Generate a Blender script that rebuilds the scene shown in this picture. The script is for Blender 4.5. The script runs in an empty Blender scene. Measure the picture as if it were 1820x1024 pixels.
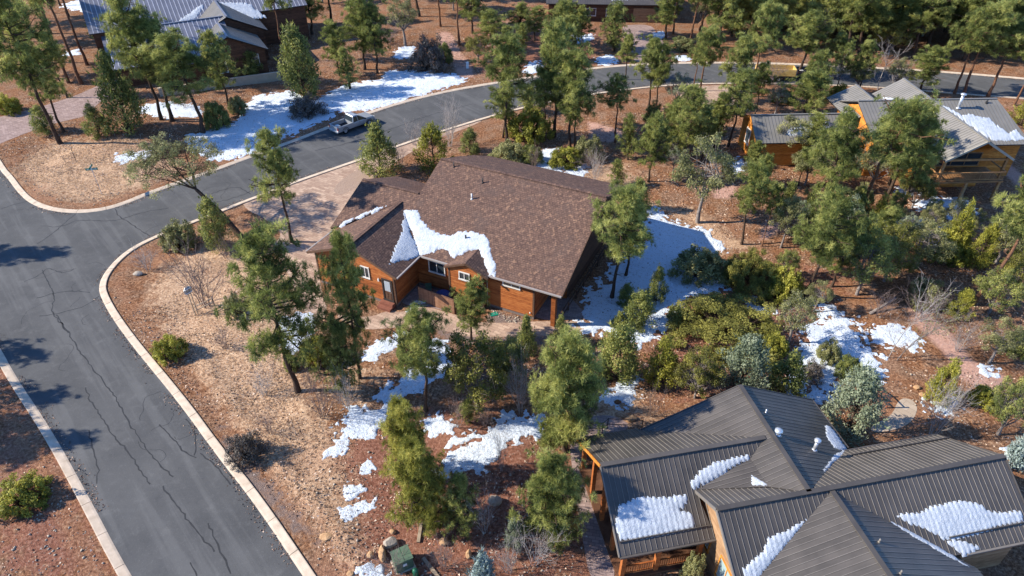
import bpy, bmesh, math, random
import numpy as np
from mathutils import Vector, Matrix

# ------------------------------------------------------------------ camera, sky, sun, exposure
SC = bpy.context.scene
F_PX, PITCH, CAM_H = 1221.5, 0.65139, 37.909        # focal length in photo pixels, pitch down, camera height
PW, PH = 1820.0, 1024.0
cam_d = bpy.data.cameras.new('camera'); cam = bpy.data.objects.new('camera', cam_d)
SC.collection.objects.link(cam)
cam_d.sensor_width = 36.0; cam_d.lens = 36.0 * F_PX / PW; cam_d.clip_end = 2000; cam_d.clip_start = 0.5
cam.location = (0, 0, CAM_H); cam.rotation_euler = (math.pi / 2 - PITCH, 0, 0)
SC.camera = cam
SUN_EL, SUN_AZ = math.radians(33.0), math.radians(1.0)    # light travels towards +x (azimuth of travel, from +x to +y)
w = bpy.data.worlds.new('World'); SC.world = w; w.use_nodes = True
nt = w.node_tree; bg = nt.nodes['Background']
sky = nt.nodes.new('ShaderNodeTexSky'); sky.sky_type = 'NISHITA'; sky.sun_disc = False
sky.sun_elevation = SUN_EL; sky.sun_rotation = math.radians(270) - SUN_AZ; sky.altitude = 1500; sky.air_density = 1.0; sky.dust_density = 0.0; sky.ozone_density = 9.0
nt.links.new(sky.outputs[0], bg.inputs[0]); bg.inputs[1].default_value = 0.15
sd = bpy.data.lights.new('sun', 'SUN'); so = bpy.data.objects.new('sun', sd); SC.collection.objects.link(so)
sd.energy = 4.7; sd.angle = math.radians(0.55); sd.color = (1.0, 0.92, 0.79)
ld = Vector((math.cos(SUN_EL) * math.cos(SUN_AZ), math.cos(SUN_EL) * math.sin(SUN_AZ), -math.sin(SUN_EL)))
so.rotation_euler = ld.to_track_quat('-Z', 'Y').to_euler(); so.location = (-60, 40, 60)
SC.view_settings.view_transform = 'Standard'; SC.view_settings.look = 'None'
SC.view_settings.exposure = 1.04; SC.view_settings.gamma = 1.0
SC.render.resolution_x = 1024; SC.render.resolution_y = 576

# ------------------------------------------------------------------ helpers
rng = np.random.default_rng(7)
random.seed(7)
C_, S_ = math.cos(PITCH), math.sin(PITCH)
def ray(px, py):
    a = (px - PW / 2) / F_PX; b = (PH / 2 - py) / F_PX
    return np.array([a, C_ + b * S_, -S_ + b * C_])
def gp(px, py, z=0.0):                                    # where the line of sight of a photo pixel meets height z
    r = ray(px, py); t = (z - CAM_H) / r[2]
    return np.array([r[0] * t, r[1] * t])
def gpoly(pts): return np.array([gp(*p) for p in pts])
def proj(x, y, z):
    z = z - CAM_H; d = y * C_ - z * S_
    return PW / 2 + F_PX * x / d, PH / 2 - F_PX * (y * S_ + z * C_) / d
def depth(x, y, z=0.0): return y * C_ - (z - CAM_H) * S_
def height_at(x, y, top):
    lo, hi = 0.0, 45.0
    for _ in range(40):
        m = (lo + hi) / 2
        if proj(x, y, m)[1] > top: lo = m
        else: hi = m
    return lo

COL = SC.collection
def link(name, me, mat=None, parent=None):
    o = bpy.data.objects.new(name, me); COL.objects.link(o)
    if mat is not None and me is not None and len(me.materials) == 0: me.materials.append(mat)
    if parent is not None: o.parent = parent
    return o
def empty(name, loc=(0, 0, 0), rz=0.0):
    o = bpy.data.objects.new(name, None); COL.objects.link(o)
    o.location = loc; o.rotation_euler = (0, 0, rz); o.empty_display_size = 0.3
    return o
def tag(o, label=None, cat=None, group=None, kind=None):
    if label: o['label'] = label
    if cat: o['category'] = cat
    if group: o['group'] = group
    if kind: o['kind'] = kind
    return o
def np_mesh(name, V, Fc, attr=None, smooth=False, nside=3):
    """fast mesh from numpy: V (n,3), Fc (m,nside)"""
    me = bpy.data.meshes.new(name)
    V = np.asarray(V, np.float32); Fc = np.asarray(Fc, np.int32)
    me.vertices.add(len(V)); me.vertices.foreach_set('co', V.ravel())
    n = Fc.shape[1]
    me.loops.add(Fc.size); me.loops.foreach_set('vertex_index', Fc.ravel())
    me.polygons.add(len(Fc)); me.polygons.foreach_set('loop_start', np.arange(0, Fc.size, n, dtype=np.int32))
    if smooth: me.polygons.foreach_set('use_smooth', np.ones(len(Fc), bool))
    me.update(calc_edges=True)
    if attr:
        for k, val in attr.items():
            a = me.attributes.new(k, 'FLOAT', 'POINT'); a.data.foreach_set('value', np.asarray(val, np.float32))
    return me

class MB:
    """collects simple shapes, builds ONE mesh object"""
    def __init__(s): s.v = []; s.f = []
    def add(s, vs, fs):
        b = len(s.v); s.v.extend([tuple(map(float, q)) for q in vs]); s.f.extend([tuple(b + i for i in q) for q in fs]); return s
    def box(s, x0, x1, y0, y1, z0, z1):
        return s.add([(x0, y0, z0), (x1, y0, z0), (x1, y1, z0), (x0, y1, z0), (x0, y0, z1), (x1, y0, z1), (x1, y1, z1), (x0, y1, z1)],
                     [(0, 3, 2, 1), (4, 5, 6, 7), (0, 1, 5, 4), (1, 2, 6, 5), (2, 3, 7, 6), (3, 0, 4, 7)])
    def prism(s, poly, off):                              # poly: list of 3-D points; off: extrusion vector
        n = len(poly); a = [tuple(p) for p in poly]; b = [tuple(np.array(p) + np.array(off)) for p in poly]
        return s.add(a + b, [tuple(range(n))[::-1], tuple(range(n, 2 * n))] + [(i, (i + 1) % n, n + (i + 1) % n, n + i) for i in range(n)])
    def bar(s, p, q, w, h=None, up=(0, 0, 1)):             # rectangular bar from p to q
        p = np.array(p, float); q = np.array(q, float); h = h or w
        d = q - p; d /= np.linalg.norm(d); u = np.array(up, float)
        if abs(d @ u) > .95: u = np.array((0., 1., 0.))
        r = np.cross(d, u); r /= np.linalg.norm(r); t = np.cross(r, d)
        o = [(-w / 2, -h / 2), (w / 2, -h / 2), (w / 2, h / 2), (-w / 2, h / 2)]
        return s.prism([p + r * a + t * b for a, b in o], q - p)
    def tube(s, pts, rad, n=6, cap=True):
        pts = [np.array(p, float) for p in pts]; rad = rad if hasattr(rad, '__len__') else [rad] * len(pts)
        vs = []
        for i, p in enumerate(pts):
            d = (pts[min(i + 1, len(pts) - 1)] - pts[max(i - 1, 0)]); d = d / (np.linalg.norm(d) + 1e-9)
            u = np.array((1., 0, 0)) if abs(d[0]) < .8 else np.array((0, 1., 0))
            a = np.cross(d, u); a /= np.linalg.norm(a); b = np.cross(d, a)
            for k in range(n):
                t = 2 * math.pi * k / n; vs.append(p + (a * math.cos(t) + b * math.sin(t)) * rad[i])
        fs = []
        for i in range(len(pts) - 1):
            for k in range(n):
                fs.append((i * n + k, i * n + (k + 1) % n, (i + 1) * n + (k + 1) % n, (i + 1) * n + k))
        if cap: fs.append(tuple(range(n))[::-1]); fs.append(tuple((len(pts) - 1) * n + k for k in range(n)))
        return s.add(vs, fs)
    def mesh(s, name, smooth=False):
        me = bpy.data.meshes.new(name); me.from_pydata(s.v, [], s.f); me.update()
        bm = bmesh.new(); bm.from_mesh(me); bmesh.ops.recalc_face_normals(bm, faces=bm.faces); bm.to_mesh(me); bm.free()
        if smooth: me.polygons.foreach_set('use_smooth', [True] * len(me.polygons))
        return me
    def build(s, name, mat, parent=None, smooth=False): return link(name, s.mesh(name, smooth), mat, parent)

# ---- numpy noise and polygon distance
def _h(i, j, seed): 
    n = (i.astype(np.int64) * 374761393 + j.astype(np.int64) * 668265263 + seed * 1442695041) & 0x7fffffff
    n = ((n ^ (n >> 13)) * 1274126177) & 0x7fffffff
    return ((n ^ (n >> 16)) & 0xffff) / 65535.0
def vnoise(x, y, seed=0):
    i = np.floor(x); j = np.floor(y); fx = x - i; fy = y - j
    fx = fx * fx * (3 - 2 * fx); fy = fy * fy * (3 - 2 * fy)
    a = _h(i, j, seed); b = _h(i + 1, j, seed); c = _h(i, j + 1, seed); d = _h(i + 1, j + 1, seed)
    return (a * (1 - fx) + b * fx) * (1 - fy) + (c * (1 - fx) + d * fx) * fy
def fbm(x, y, seed=0, octv=4):
    s = 0; a = .5; t = 0
    for k in range(octv):
        s = s + a * vnoise(x * 2 ** k, y * 2 ** k, seed + k * 17); t += a; a *= .5
    return s / t
def sdf(x, y, poly):                                       # signed distance, positive inside
    x = np.asarray(x, float); y = np.asarray(y, float); P = np.asarray(poly)
    d = np.full(x.shape, 1e9); ins = np.zeros(x.shape, bool)
    n = len(P)
    for k in range(n):
        x0, y0 = P[k]; x1, y1 = P[(k + 1) % n]; ex, ey = x1 - x0, y1 - y0
        t = np.clip(((x - x0) * ex + (y - y0) * ey) / (ex * ex + ey * ey + 1e-12), 0, 1)
        d = np.minimum(d, (x - x0 - t * ex) ** 2 + (y - y0 - t * ey) ** 2)
        if abs(ey) > 1e-9:
            c = ((y0 > y) != (y1 > y)) & (x < ex * (y - y0) / ey + x0); ins ^= c
    return np.where(ins, 1, -1) * np.sqrt(d)
def line_dist(x, y, P):
    d = np.full(np.shape(x), 1e9)
    for k in range(len(P) - 1):
        x0, y0 = P[k]; x1, y1 = P[k + 1]; ex, ey = x1 - x0, y1 - y0
        t = np.clip(((x - x0) * ex + (y - y0) * ey) / (ex * ex + ey * ey + 1e-12), 0, 1)
        d = np.minimum(d, (x - x0 - t * ex) ** 2 + (y - y0 - t * ey) ** 2)
    return np.sqrt(d)
def resample(P, step):
    P = np.asarray(P, float); seg = np.linalg.norm(np.diff(P, axis=0), axis=1); s = np.r_[0, np.cumsum(seg)]
    n = max(1, int(round(s[-1] / step))); t = np.linspace(0, s[-1], n + 1)
    return np.c_[np.interp(t, s, P[:, 0]), np.interp(t, s, P[:, 1])]
def chaikin(P, n=2, closed=False):
    P = np.asarray(P, float)
    for _ in range(n):
        if closed:
            Q = np.roll(P, -1, 0); P = np.stack([.75 * P + .25 * Q, .25 * P + .75 * Q], 1).reshape(-1, 2)
        else:
            A = .75 * P[:-1] + .25 * P[1:]; B = .25 * P[:-1] + .75 * P[1:]
            P = np.r_[P[:1], np.stack([A, B], 1).reshape(-1, 2), P[-1:]]
    return P

# ------------------------------------------------------------------ materials
class NT:
    def __init__(s, name):
        s.m = bpy.data.materials.new(name); s.m.use_nodes = True; s.t = s.m.node_tree; s.b = s.t.nodes['Principled BSDF']; s.out = s.t.nodes['Material Output']
    def n(s, typ, **kw):
        o = s.t.nodes.new('ShaderNode' + typ)
        for k, v in kw.items():
            if k in o.inputs: o.inputs[k].default_value = v
            else: setattr(o, k, v)
        return o
    def l(s, a, b): s.t.links.new(a, b)
    def coord(s, kind='Object', scale=(1, 1, 1), rot=(0, 0, 0)):
        c = s.n('TexCoord'); m = s.n('Mapping'); m.inputs['Scale'].default_value = scale; m.inputs['Rotation'].default_value = rot
        s.l(c.outputs[kind], m.inputs['Vector']); return m.outputs[0]
    def noise(s, vec, scale, detail=4, rough=.6):
        o = s.n('TexNoise'); o.inputs['Scale'].default_value = scale; o.inputs['Detail'].default_value = detail; o.inputs['Roughness'].default_value = rough
        if vec is not None: s.l(vec, o.inputs['Vector'])
        return o.outputs['Fac']
    def ramp(s, fac, stops):
        o = s.n('ValToRGB'); e = o.color_ramp.elements
        e[0].position = stops[0][0]; e[0].color = (*stops[0][1], 1); e[1].position = stops[-1][0]; e[1].color = (*stops[-1][1], 1)
        for p, c in stops[1:-1]: q = e.new(p); q.color = (*c, 1)
        s.l(fac, o.inputs[0]); return o.outputs[0]
    def mix(s, fac, a, b, typ='MIX'):
        o = s.n('Mix', data_type='RGBA', blend_type=typ)
        for i, v in ((0, fac), (6, a), (7, b)):
            if isinstance(v, (int, float)): o.inputs[i].default_value = v
            elif isinstance(v, tuple): o.inputs[i].default_value = (*v, 1)
            else: s.l(v, o.inputs[i])
        return o.outputs[2]
    def math(s, op, a, b=0.0, c=None):
        o = s.n('Math', operation=op)
        for i, v in enumerate((a, b) if c is None else (a, b, c)):
            if isinstance(v, (int, float)): o.inputs[i].default_value = v
            else: s.l(v, o.inputs[i])
        return o.outputs[0]
    def smooth(s, v, lo, hi):
        o = s.n('MapRange', interpolation_type='SMOOTHSTEP'); s.l(v, o.inputs[0]); o.inputs[1].default_value = lo; o.inputs[2].default_value = hi
        return o.outputs[0]
    def bump(s, h, dist=.02, strength=.6):
        o = s.n('Bump'); o.inputs['Distance'].default_value = dist; o.inputs['Strength'].default_value = strength
        s.l(h, o.inputs['Height']); s.l(o.outputs[0], s.b.inputs['Normal'])
    def fin(s, col=None, rough=.8, spec=.3, metal=0.0):
        if col is not None:
            if isinstance(col, tuple): s.b.inputs['Base Color'].default_value = (*col, 1)
            else: s.l(col, s.b.inputs['Base Color'])
        s.b.inputs['Roughness'].default_value = rough; s.b.inputs['Specular IOR Level'].default_value = spec; s.b.inputs['Metallic'].default_value = metal
        return s.m
M = {}
def varied(name, c0, c1, scale=2.0, rough=.8, spec=.3, bump=0.0, bscale=20, metal=0.0, detail=5):
    t = NT(name); v = t.coord(); nz = t.noise(v, scale, detail); 
    col = t.ramp(nz, [(.3, c0), (.7, c1)])
    if bump: t.bump(t.noise(v, bscale, 3), bump, .8)
    M[name] = t.fin(col, rough, spec, metal); return M[name]

def mat_ground():
    t = NT('ground'); v = t.coord()
    big = t.noise(v, .12, 4); mid = t.noise(v, .55, 5); fine = t.noise(v, 5.0, 5, .75); vf = t.noise(v, 14.0, 3, .7)
    duff = t.ramp(fine, [(.30, (.035, .019, .013)), (.44, (.16, .07, .034)), (.56, (.30, .145, .072)), (.70, (.58, .36, .21))])
    duff2 = t.ramp(fine, [(.30, (.04, .025, .018)), (.48, (.21, .115, .068)), (.70, (.55, .37, .24))])
    duff = t.mix(t.smooth(mid, .42, .62), duff, duff2)
    grass = t.ramp(fine, [(.28, (.13, .07, .042)), (.43, (.38, .23, .138)), (.57, (.57, .39, .25)), (.74, (.82, .64, .47))])
    orange = t.ramp(fine, [(.30, (.10, .045, .026)), (.5, (.28, .14, .078)), (.72, (.52, .32, .19))])
    red = t.ramp(fine, [(.28, (.065, .03, .021)), (.48, (.22, .092, .058)), (.60, (.31, .16, .11)), (.74, (.50, .33, .25))])
    pink = t.ramp(fine, [(.3, (.36, .20, .15)), (.7, (.58, .36, .28))])
    gravel = t.ramp(vf, [(.3, (.09, .065, .055)), (.7, (.30, .23, .20))])
    col = duff
    brk = t.math('MULTIPLY', t.math('SUBTRACT', t.noise(v, 1.3, 5, .65), .5), 1.3)
    for nm, c in (('z_red', red), ('z_grass', grass), ('z_orange', orange), ('z_gravel', gravel), ('z_pink', pink)):
        a = t.n('Attribute', attribute_name=nm); k = t.math('ADD', a.outputs['Fac'], brk if nm != 'z_pink' else t.math('MULTIPLY', brk, .3))
        col = t.mix(t.smooth(k, .3, .7), col, c)
    col = t.mix(t.math('MULTIPLY', t.smooth(big, .5, .68), .3), col, (.36, .20, .13))
    dark = t.smooth(t.noise(v, 2.2, 4, .7), .60, .72)
    col = t.mix(t.math('MULTIPLY', dark, .45), col, (.07, .046, .034))
    t.bump(t.math('ADD', fine, t.math('MULTIPLY', vf, .5)), .12, 1.0)
    M['ground'] = t.fin(col, .95, .1)
mat_ground()
def mat_asphalt():
    t = NT('asphalt'); v = t.coord()
    big = t.noise(v, .22, 6, .6); fine = t.noise(v, 9.0, 4, .8); vf = t.noise(v, 30, 2, .7); mot = t.noise(v, .9, 7, .75)
    mp = t.n('Mapping'); mp.inputs['Scale'].default_value = (.05, .8, 1); t.l(t.coord('Object', (1, 1, 1), (0, 0, math.radians(-131.5))), mp.inputs['Vector']); lane = t.noise(mp.outputs[0], 1.0, 4)
    col = t.ramp(big, [(.3, (.062, .063, .065)), (.7, (.096, .096, .096))])
    col = t.mix(t.math('MULTIPLY', t.smooth(mot, .5, .72), .45), col, (.14, .139, .137))
    col = t.mix(t.math('MULTIPLY', t.smooth(mot, .46, .3), .4), col, (.05, .051, .054))
    col = t.mix(t.math('MULTIPLY', t.smooth(fine, .55, .8), .5), col, (.22, .22, .22))
    col = t.mix(t.math('MULTIPLY', t.smooth(lane, .5, .62), .28), col, (.15, .149, .147))
    t.bump(t.math('ADD', fine, vf), .012, .8)
    M['asphalt'] = t.fin(col, .9, .2)
mat_asphalt()
varied('tar', (.018, .019, .021), (.03, .031, .034), 3, .7, .3)
varied('concrete', (.42, .335, .25), (.60, .49, .38), 1.6, .9, .2, .006, 40)
varied('stucco', (.36, .33, .27), (.42, .39, .33), 2, .95, .1)
def mat_paver(name, c0, c1, c2, sc=1.0, rot=0.5):
    t = NT(name); v = t.coord('Object', (1, 1, 1), (0, 0, rot)); br = t.n('TexBrick', offset=.5)
    t.l(v, br.inputs['Vector']); br.inputs['Scale'].default_value = 1.0
    br.inputs['Brick Width'].default_value = .34 * sc; br.inputs['Row Height'].default_value = .17 * sc; br.inputs['Mortar Size'].default_value = .012; br.inputs['Bias'].default_value = 0.0
    br.inputs['Color1'].default_value = (*c0, 1); br.inputs['Color2'].default_value = (*c1, 1); br.inputs['Mortar'].default_value = (*c2, 1)
    nz = t.noise(v, .9, 5); col = t.mix(t.math('MULTIPLY', t.smooth(nz, .35, .7), .5), br.outputs[0], t.mix(.5, c0, c2))
    col = t.mix(t.math('MULTIPLY', t.smooth(t.noise(v, 9, 4), .5, .75), .4), col, c1)
    t.bump(br.outputs['Fac'], .012, -.6); M[name] = t.fin(col, .9, .15)
mat_paver('paver', (.31, .205, .15), (.50, .36, .265), (.15, .10, .072), 1.9)
mat_paver('paver_grey', (.24, .17, .15), (.38, .28, .25), (.13, .09, .08), 1.3, .2)
mat_paver('flagstone', (.34, .27, .20), (.44, .36, .28), (.2, .15, .11), 3.0, .9)
def mat_shingle(name, swap, slope=.42):
    t = NT(name); rot = (0, 0, math.pi / 2) if swap else (0, 0, 0)
    v = t.coord('Object', (1, 1, 1), rot); br = t.n('TexBrick', offset=.43)
    t.l(v, br.inputs['Vector']); br.inputs['Scale'].default_value = 1.0
    br.inputs['Brick Width'].default_value = .24; br.inputs['Row Height'].default_value = .19; br.inputs['Mortar Size'].default_value = .022; br.inputs['Mortar Smooth'].default_value = .2
    br.inputs['Color1'].default_value = (.085, .05, .04, 1); br.inputs['Color2'].default_value = (.19, .115, .085, 1); br.inputs['Mortar'].default_value = (.035, .022, .018, 1)
    vo = t.n('TexVoronoi'); vo.inputs['Scale'].default_value = 5.5; t.l(v, vo.inputs['Vector'])
    patch = t.ramp(vo.outputs['Color'], [(.22, (.085, .055, .047)), (.5, (.125, .077, .06)), (.74, (.165, .10, .076)), (.9, (.31, .185, .12))])
    col = t.mix(.5, br.outputs[0], patch)
    big = t.noise(v, .5, 4); col = t.mix(t.math('MULTIPLY', t.smooth(big, .5, .7), .4), col, (.085, .062, .056))
    t.bump(br.outputs['Fac'], .05, -1.0); M[name] = t.fin(col, .92, .12)
mat_shingle('shingle', False); mat_shingle('shingle_cross', True)
def mat_wood(name, c0, c1, c2, axis=0):
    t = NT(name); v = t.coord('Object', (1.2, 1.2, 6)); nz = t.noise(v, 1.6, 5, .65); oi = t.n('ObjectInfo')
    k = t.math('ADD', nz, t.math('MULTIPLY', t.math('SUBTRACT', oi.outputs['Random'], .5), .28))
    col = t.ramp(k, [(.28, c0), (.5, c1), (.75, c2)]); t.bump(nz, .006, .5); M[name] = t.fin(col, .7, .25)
mat_wood('siding', (.15, .042, .012), (.285, .085, .022), (.41, .15, .044))
mat_wood('siding_orange', (.28, .095, .017), (.50, .185, .028), (.62, .27, .06))
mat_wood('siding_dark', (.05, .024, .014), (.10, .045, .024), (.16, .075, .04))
mat_wood('siding_tan', (.20, .11, .055), (.29, .17, .09), (.36, .23, .13))
mat_wood('trim', (.06, .032, .02), (.10, .055, .035), (.14, .08, .05))
mat_wood('fence_brown', (.17, .085, .05), (.24, .125, .075), (.30, .165, .105))
mat_wood('step_red', (.14, .05, .032), (.20, .075, .048), (.25, .10, .065))
mat_wood('log', (.24, .12, .05), (.4, .2, .08), (.5, .3, .14))
mat_wood('timber', (.20, .15, .10), (.32, .25, .18), (.42, .34, .25))
mat_wood('yellow_wood', (.45, .29, .08), (.62, .42, .13), (.70, .52, .22))
def mat_metal(name, c0, c1, rough=.42):
    t = NT(name); v = t.coord(); nz = t.noise(v, .7, 4); oi = t.n('ObjectInfo')
    k = t.math('ADD', nz, t.math('MULTIPLY', t.math('SUBTRACT', oi.outputs['Random'], .5), .25))
    M[name] = t.fin(t.ramp(k, [(.3, c0), (.7, c1)]), rough, .4)
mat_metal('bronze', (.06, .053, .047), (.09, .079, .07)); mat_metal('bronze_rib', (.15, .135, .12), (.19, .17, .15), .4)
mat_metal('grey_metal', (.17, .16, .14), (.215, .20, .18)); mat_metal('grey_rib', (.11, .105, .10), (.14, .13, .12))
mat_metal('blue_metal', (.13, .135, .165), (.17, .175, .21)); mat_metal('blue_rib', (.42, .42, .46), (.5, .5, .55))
M['gutter'] = NT('gutter').fin((.30, .27, .25), .5, .4)
M['dark_trim'] = NT('dark_trim').fin((.035, .03, .028), .6, .3)
M['white_frame'] = NT('white_frame').fin((.62, .60, .56), .5, .4)
M['glass'] = NT('glass').fin((.025, .035, .045), .06, .8)
M['glass_teal'] = NT('glass_teal').fin((.30, .40, .40), .12, .6)
M['pale_glass'] = NT('pale_glass').fin((.33, .38, .42), .12, .7)
M['galv'] = NT('galv').fin((.55, .57, .60), .35, .5, .6)
M['black'] = NT('black').fin((.012, .012, .013), .5, .4)
M['green_box'] = NT('green_box').fin((.085, .135, .085), .5, .4)
M['green_dark'] = NT('green_dark').fin((.02, .13, .065), .45, .4)
M['sign_green'] = NT('sign_green').fin((.01, .20, .13), .4, .5)
M['sign_white'] = NT('sign_white').fin((.75, .78, .76), .5, .4)
M['silver'] = NT('silver').fin((.36, .38, .40), .3, .6, .35)
M['navy'] = NT('navy').fin((.02, .03, .05), .2, .6)
M['blue_cloth'] = NT('blue_cloth').fin((.03, .05, .16), .7, .3)
M['rubber'] = NT('rubber').fin((.015, .015, .015), .8, .2)
M['bed_liner'] = NT('bed_liner').fin((.03, .032, .036), .8, .2)
M['red_lamp'] = NT('red_lamp').fin((.35, .02, .015), .3, .5)
varied('rock', (.30, .17, .085), (.52, .33, .18), 3, .9, .2, .03, 9)
varied('rock_grey', (.25, .21, .17), (.42, .36, .29), 3, .9, .2, .03, 9)
varied('bark', (.035, .024, .018), (.10, .066, .047), 6, .95, .1, .02, 14)
varied('bark_red', (.09, .045, .028), (.20, .105, .062), 5, .95, .1, .02, 14)
varied('bark_grey', (.14, .12, .11), (.27, .235, .215), 6, .95, .1, .01, 14)
varied('twig', (.13, .095, .088), (.25, .19, .175), 5, .95, .1)
varied('twig_pale', (.28, .25, .235), (.42, .38, .36), 5, .95, .1)
def mat_snow():
    t = NT('snow'); v = t.coord(); f = t.noise(v, 5, 6, .75); 
    dirt = t.smooth(t.noise(v, 2.6, 6, .8), .55, .64); speck = t.smooth(t.noise(v, 7, 5, .8), .575, .635)
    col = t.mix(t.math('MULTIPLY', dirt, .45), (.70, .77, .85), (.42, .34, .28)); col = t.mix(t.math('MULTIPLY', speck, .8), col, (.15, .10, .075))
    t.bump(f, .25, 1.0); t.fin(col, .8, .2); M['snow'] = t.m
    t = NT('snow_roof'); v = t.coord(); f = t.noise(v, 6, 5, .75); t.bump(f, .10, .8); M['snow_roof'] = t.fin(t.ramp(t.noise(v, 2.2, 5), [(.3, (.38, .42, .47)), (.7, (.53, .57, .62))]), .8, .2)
mat_snow()
def mat_leaf(name, dark, mid, light, trans=.3, vary=.22):
    t = NT(name); a = t.n('Attribute', attribute_name='tint'); oi = t.n('ObjectInfo')
    k = t.math('ADD', a.outputs['Fac'], t.math('MULTIPLY', t.math('SUBTRACT', oi.outputs['Random'], .5), vary))
    col = t.ramp(k, [(.05, dark), (.5, mid), (.95, light)])
    t.fin(col, .55, .25)
    tr = t.n('BsdfTranslucent'); t.l(col, tr.inputs[0]); mx = t.n('MixShader'); mx.inputs[0].default_value = trans
    t.l(t.b.outputs[0], mx.inputs[1]); t.l(tr.outputs[0], mx.inputs[2]); t.l(mx.outputs[0], t.out.inputs[0]); M[name] = t.m
mat_leaf('needle', (.09, .115, .032), (.265, .295, .082), (.52, .51, .165), .46)
mat_leaf('juniper', (.07, .09, .03), (.21, .24, .066), (.44, .42, .115), .38)
mat_leaf('olive', (.10, .11, .045), (.25, .25, .10), (.46, .44, .20), .4)
mat_leaf('manzanita', (.10, .11, .02), (.31, .305, .045), (.56, .51, .10), .4)
mat_leaf('sage', (.11, .14, .085), (.215, .255, .155), (.37, .40, .27), .3)
mat_leaf('spruce', (.14, .19, .17), (.25, .32, .30), (.42, .49, .47), .2)
mat_leaf('manzanita_dark', (.07, .075, .018), (.19, .185, .04), (.38, .35, .085), .36)
mat_leaf('yellow_pine', (.11, .12, .025), (.31, .305, .06), (.54, .49, .13), .45)
mat_leaf('dry_grass', (.30, .20, .12), (.52, .38, .26), (.72, .58, .44), .3, .1)
mat_leaf('litter', (.05, .03, .022), (.27, .16, .105), (.72, .56, .43), .1, .1)
mat_leaf('dry_shrub', (.07, .06, .05), (.14, .12, .10), (.24, .20, .17), .1)
# ------------------------------------------------------------------ the setting: ground, roads, kerbs, drives
EDGE_NEAR = [(655, 1200), (539, 1024), (453, 895), (385, 809), (317, 714), (239, 620), (199, 565), (178, 526), (176, 509), (183, 489), (206, 461), (239, 436),
             (299, 409), (365, 384), (425, 360), (478, 340), (520, 323), (640, 282), (746, 244), (852, 211), (932, 189), (1020, 171), (1118, 157), (1206, 149), (1302, 147),
             (1400, 148), (1500, 151), (1600, 157), (1699, 165), (1820, 174), (1990, 190)]
EDGE_FAR = [(-130, 95), (-60, 200), (0, 303), (13, 316), (30, 340), (50, 360), (83, 374), (133, 380), (186, 375), (232, 360), (266, 345), (352, 315), (458, 276), (533, 249), (583, 229),
            (666, 199), (732, 179), (799, 163), (862, 152), (932, 141), (1068, 120), (1198, 113), (1343, 113), (1474, 118), (1663, 128), (1820, 141), (1990, 158)]
EDGE_LEFT = [(345, 1200), (231, 1024), (154, 877), (91, 764), (27, 669), (0, 618), (-60, 525), (-140, 420), (-260, 290)]
kn, kf, kl = (chaikin(gpoly(e), 2) for e in (EDGE_NEAR, EDGE_FAR, EDGE_LEFT))
ROAD = np.r_[kn, kf[::-1], kl[::-1]]
varied('bed_gravel', (.20, .135, .10), (.42, .31, .24), 9, .95, .1, .02, 18)
DRIVES = {
 'driveway': ('paver', [(428, 352), (520, 317), (640, 276), (745, 239), (850, 207), (862, 216), (760, 252), (700, 290), (650, 330), (590, 415), (560, 450), (572, 520), (585, 560), (560, 575), (535, 545),
                        (505, 470), (480, 440), (505, 415), (470, 388), (436, 372)]),
 'planting_bed': ('bed_gravel', [(648, 296), (620, 310), (596, 330), (592, 342), (606, 348), (628, 336), (650, 322), (672, 300)]),
 'front_walk': ('paver', [(585, 556), (655, 566), (690, 551), (715, 556), (752, 543), (805, 558), (850, 574), (905, 574), (985, 570), (1040, 571), (1047, 588), (1000, 598), (905, 598), (840, 602), (780, 584), (700, 582), (640, 588)]),
 'left_driveway': ('paver_grey', [(-40, 222), (0, 207), (66, 192), (130, 172), (166, 156), (205, 138), (232, 150), (199, 166), (169, 188), (156, 206), (110, 216), (66, 229), (0, 255), (-40, 275)]),
 'far_driveway': ('paver_grey', [(1104, 58), (1108, 44), (1158, 44), (1166, 58), (1178, 72), (1186, 92), (1182, 110), (1128, 114), (1122, 90)]),
 'log_house_driveway': ('paver', [(1196, 155), (1230, 153), (1310, 151), (1322, 168), (1338, 186), (1322, 203), (1262, 194), (1212, 178)]),
 'side_walk': ('paver_grey', [(1012, 745), (1040, 742), (1090, 736), (1130, 762), (1040, 785), (1042, 830), (1050, 870), (1076, 950), (1100, 1040), (1050, 1040), (1036, 960), (1022, 880), (1013, 800)]),
 'patio_stone': ('flagstone', [(1597, 709), (1618, 708), (1632, 722), (1625, 745), (1602, 762), (1552, 770), (1545, 758), (1585, 740)]),
 'porch_slab': ('paver_grey', [(948, 545), (1005, 520), (1040, 556), (1036, 569), (949, 569)]),
 'courtyard_slab': ('paver_grey', [(705, 541), (735, 500), (800, 512), (806, 556), (752, 543)]),
}
DR = {k: chaikin(gpoly(p), 2, True) for k, (m, p) in DRIVES.items()}
DITCH = gpoly([(330, 668), (395, 760), (470, 850), (545, 935), (600, 1010)])
BERM = gpoly([(360, 650), (430, 750), (510, 845), (580, 930), (640, 1010)])
HOUSE_FOOT = {'main': gpoly([(560, 480), (790, 300), (1110, 360), (1000, 575), (700, 550)]),
              'near': gpoly([(1030, 850), (1320, 745), (1720, 830), (1900, 1000), (1800, 1200), (1300, 1200), (1080, 1040)])}
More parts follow.
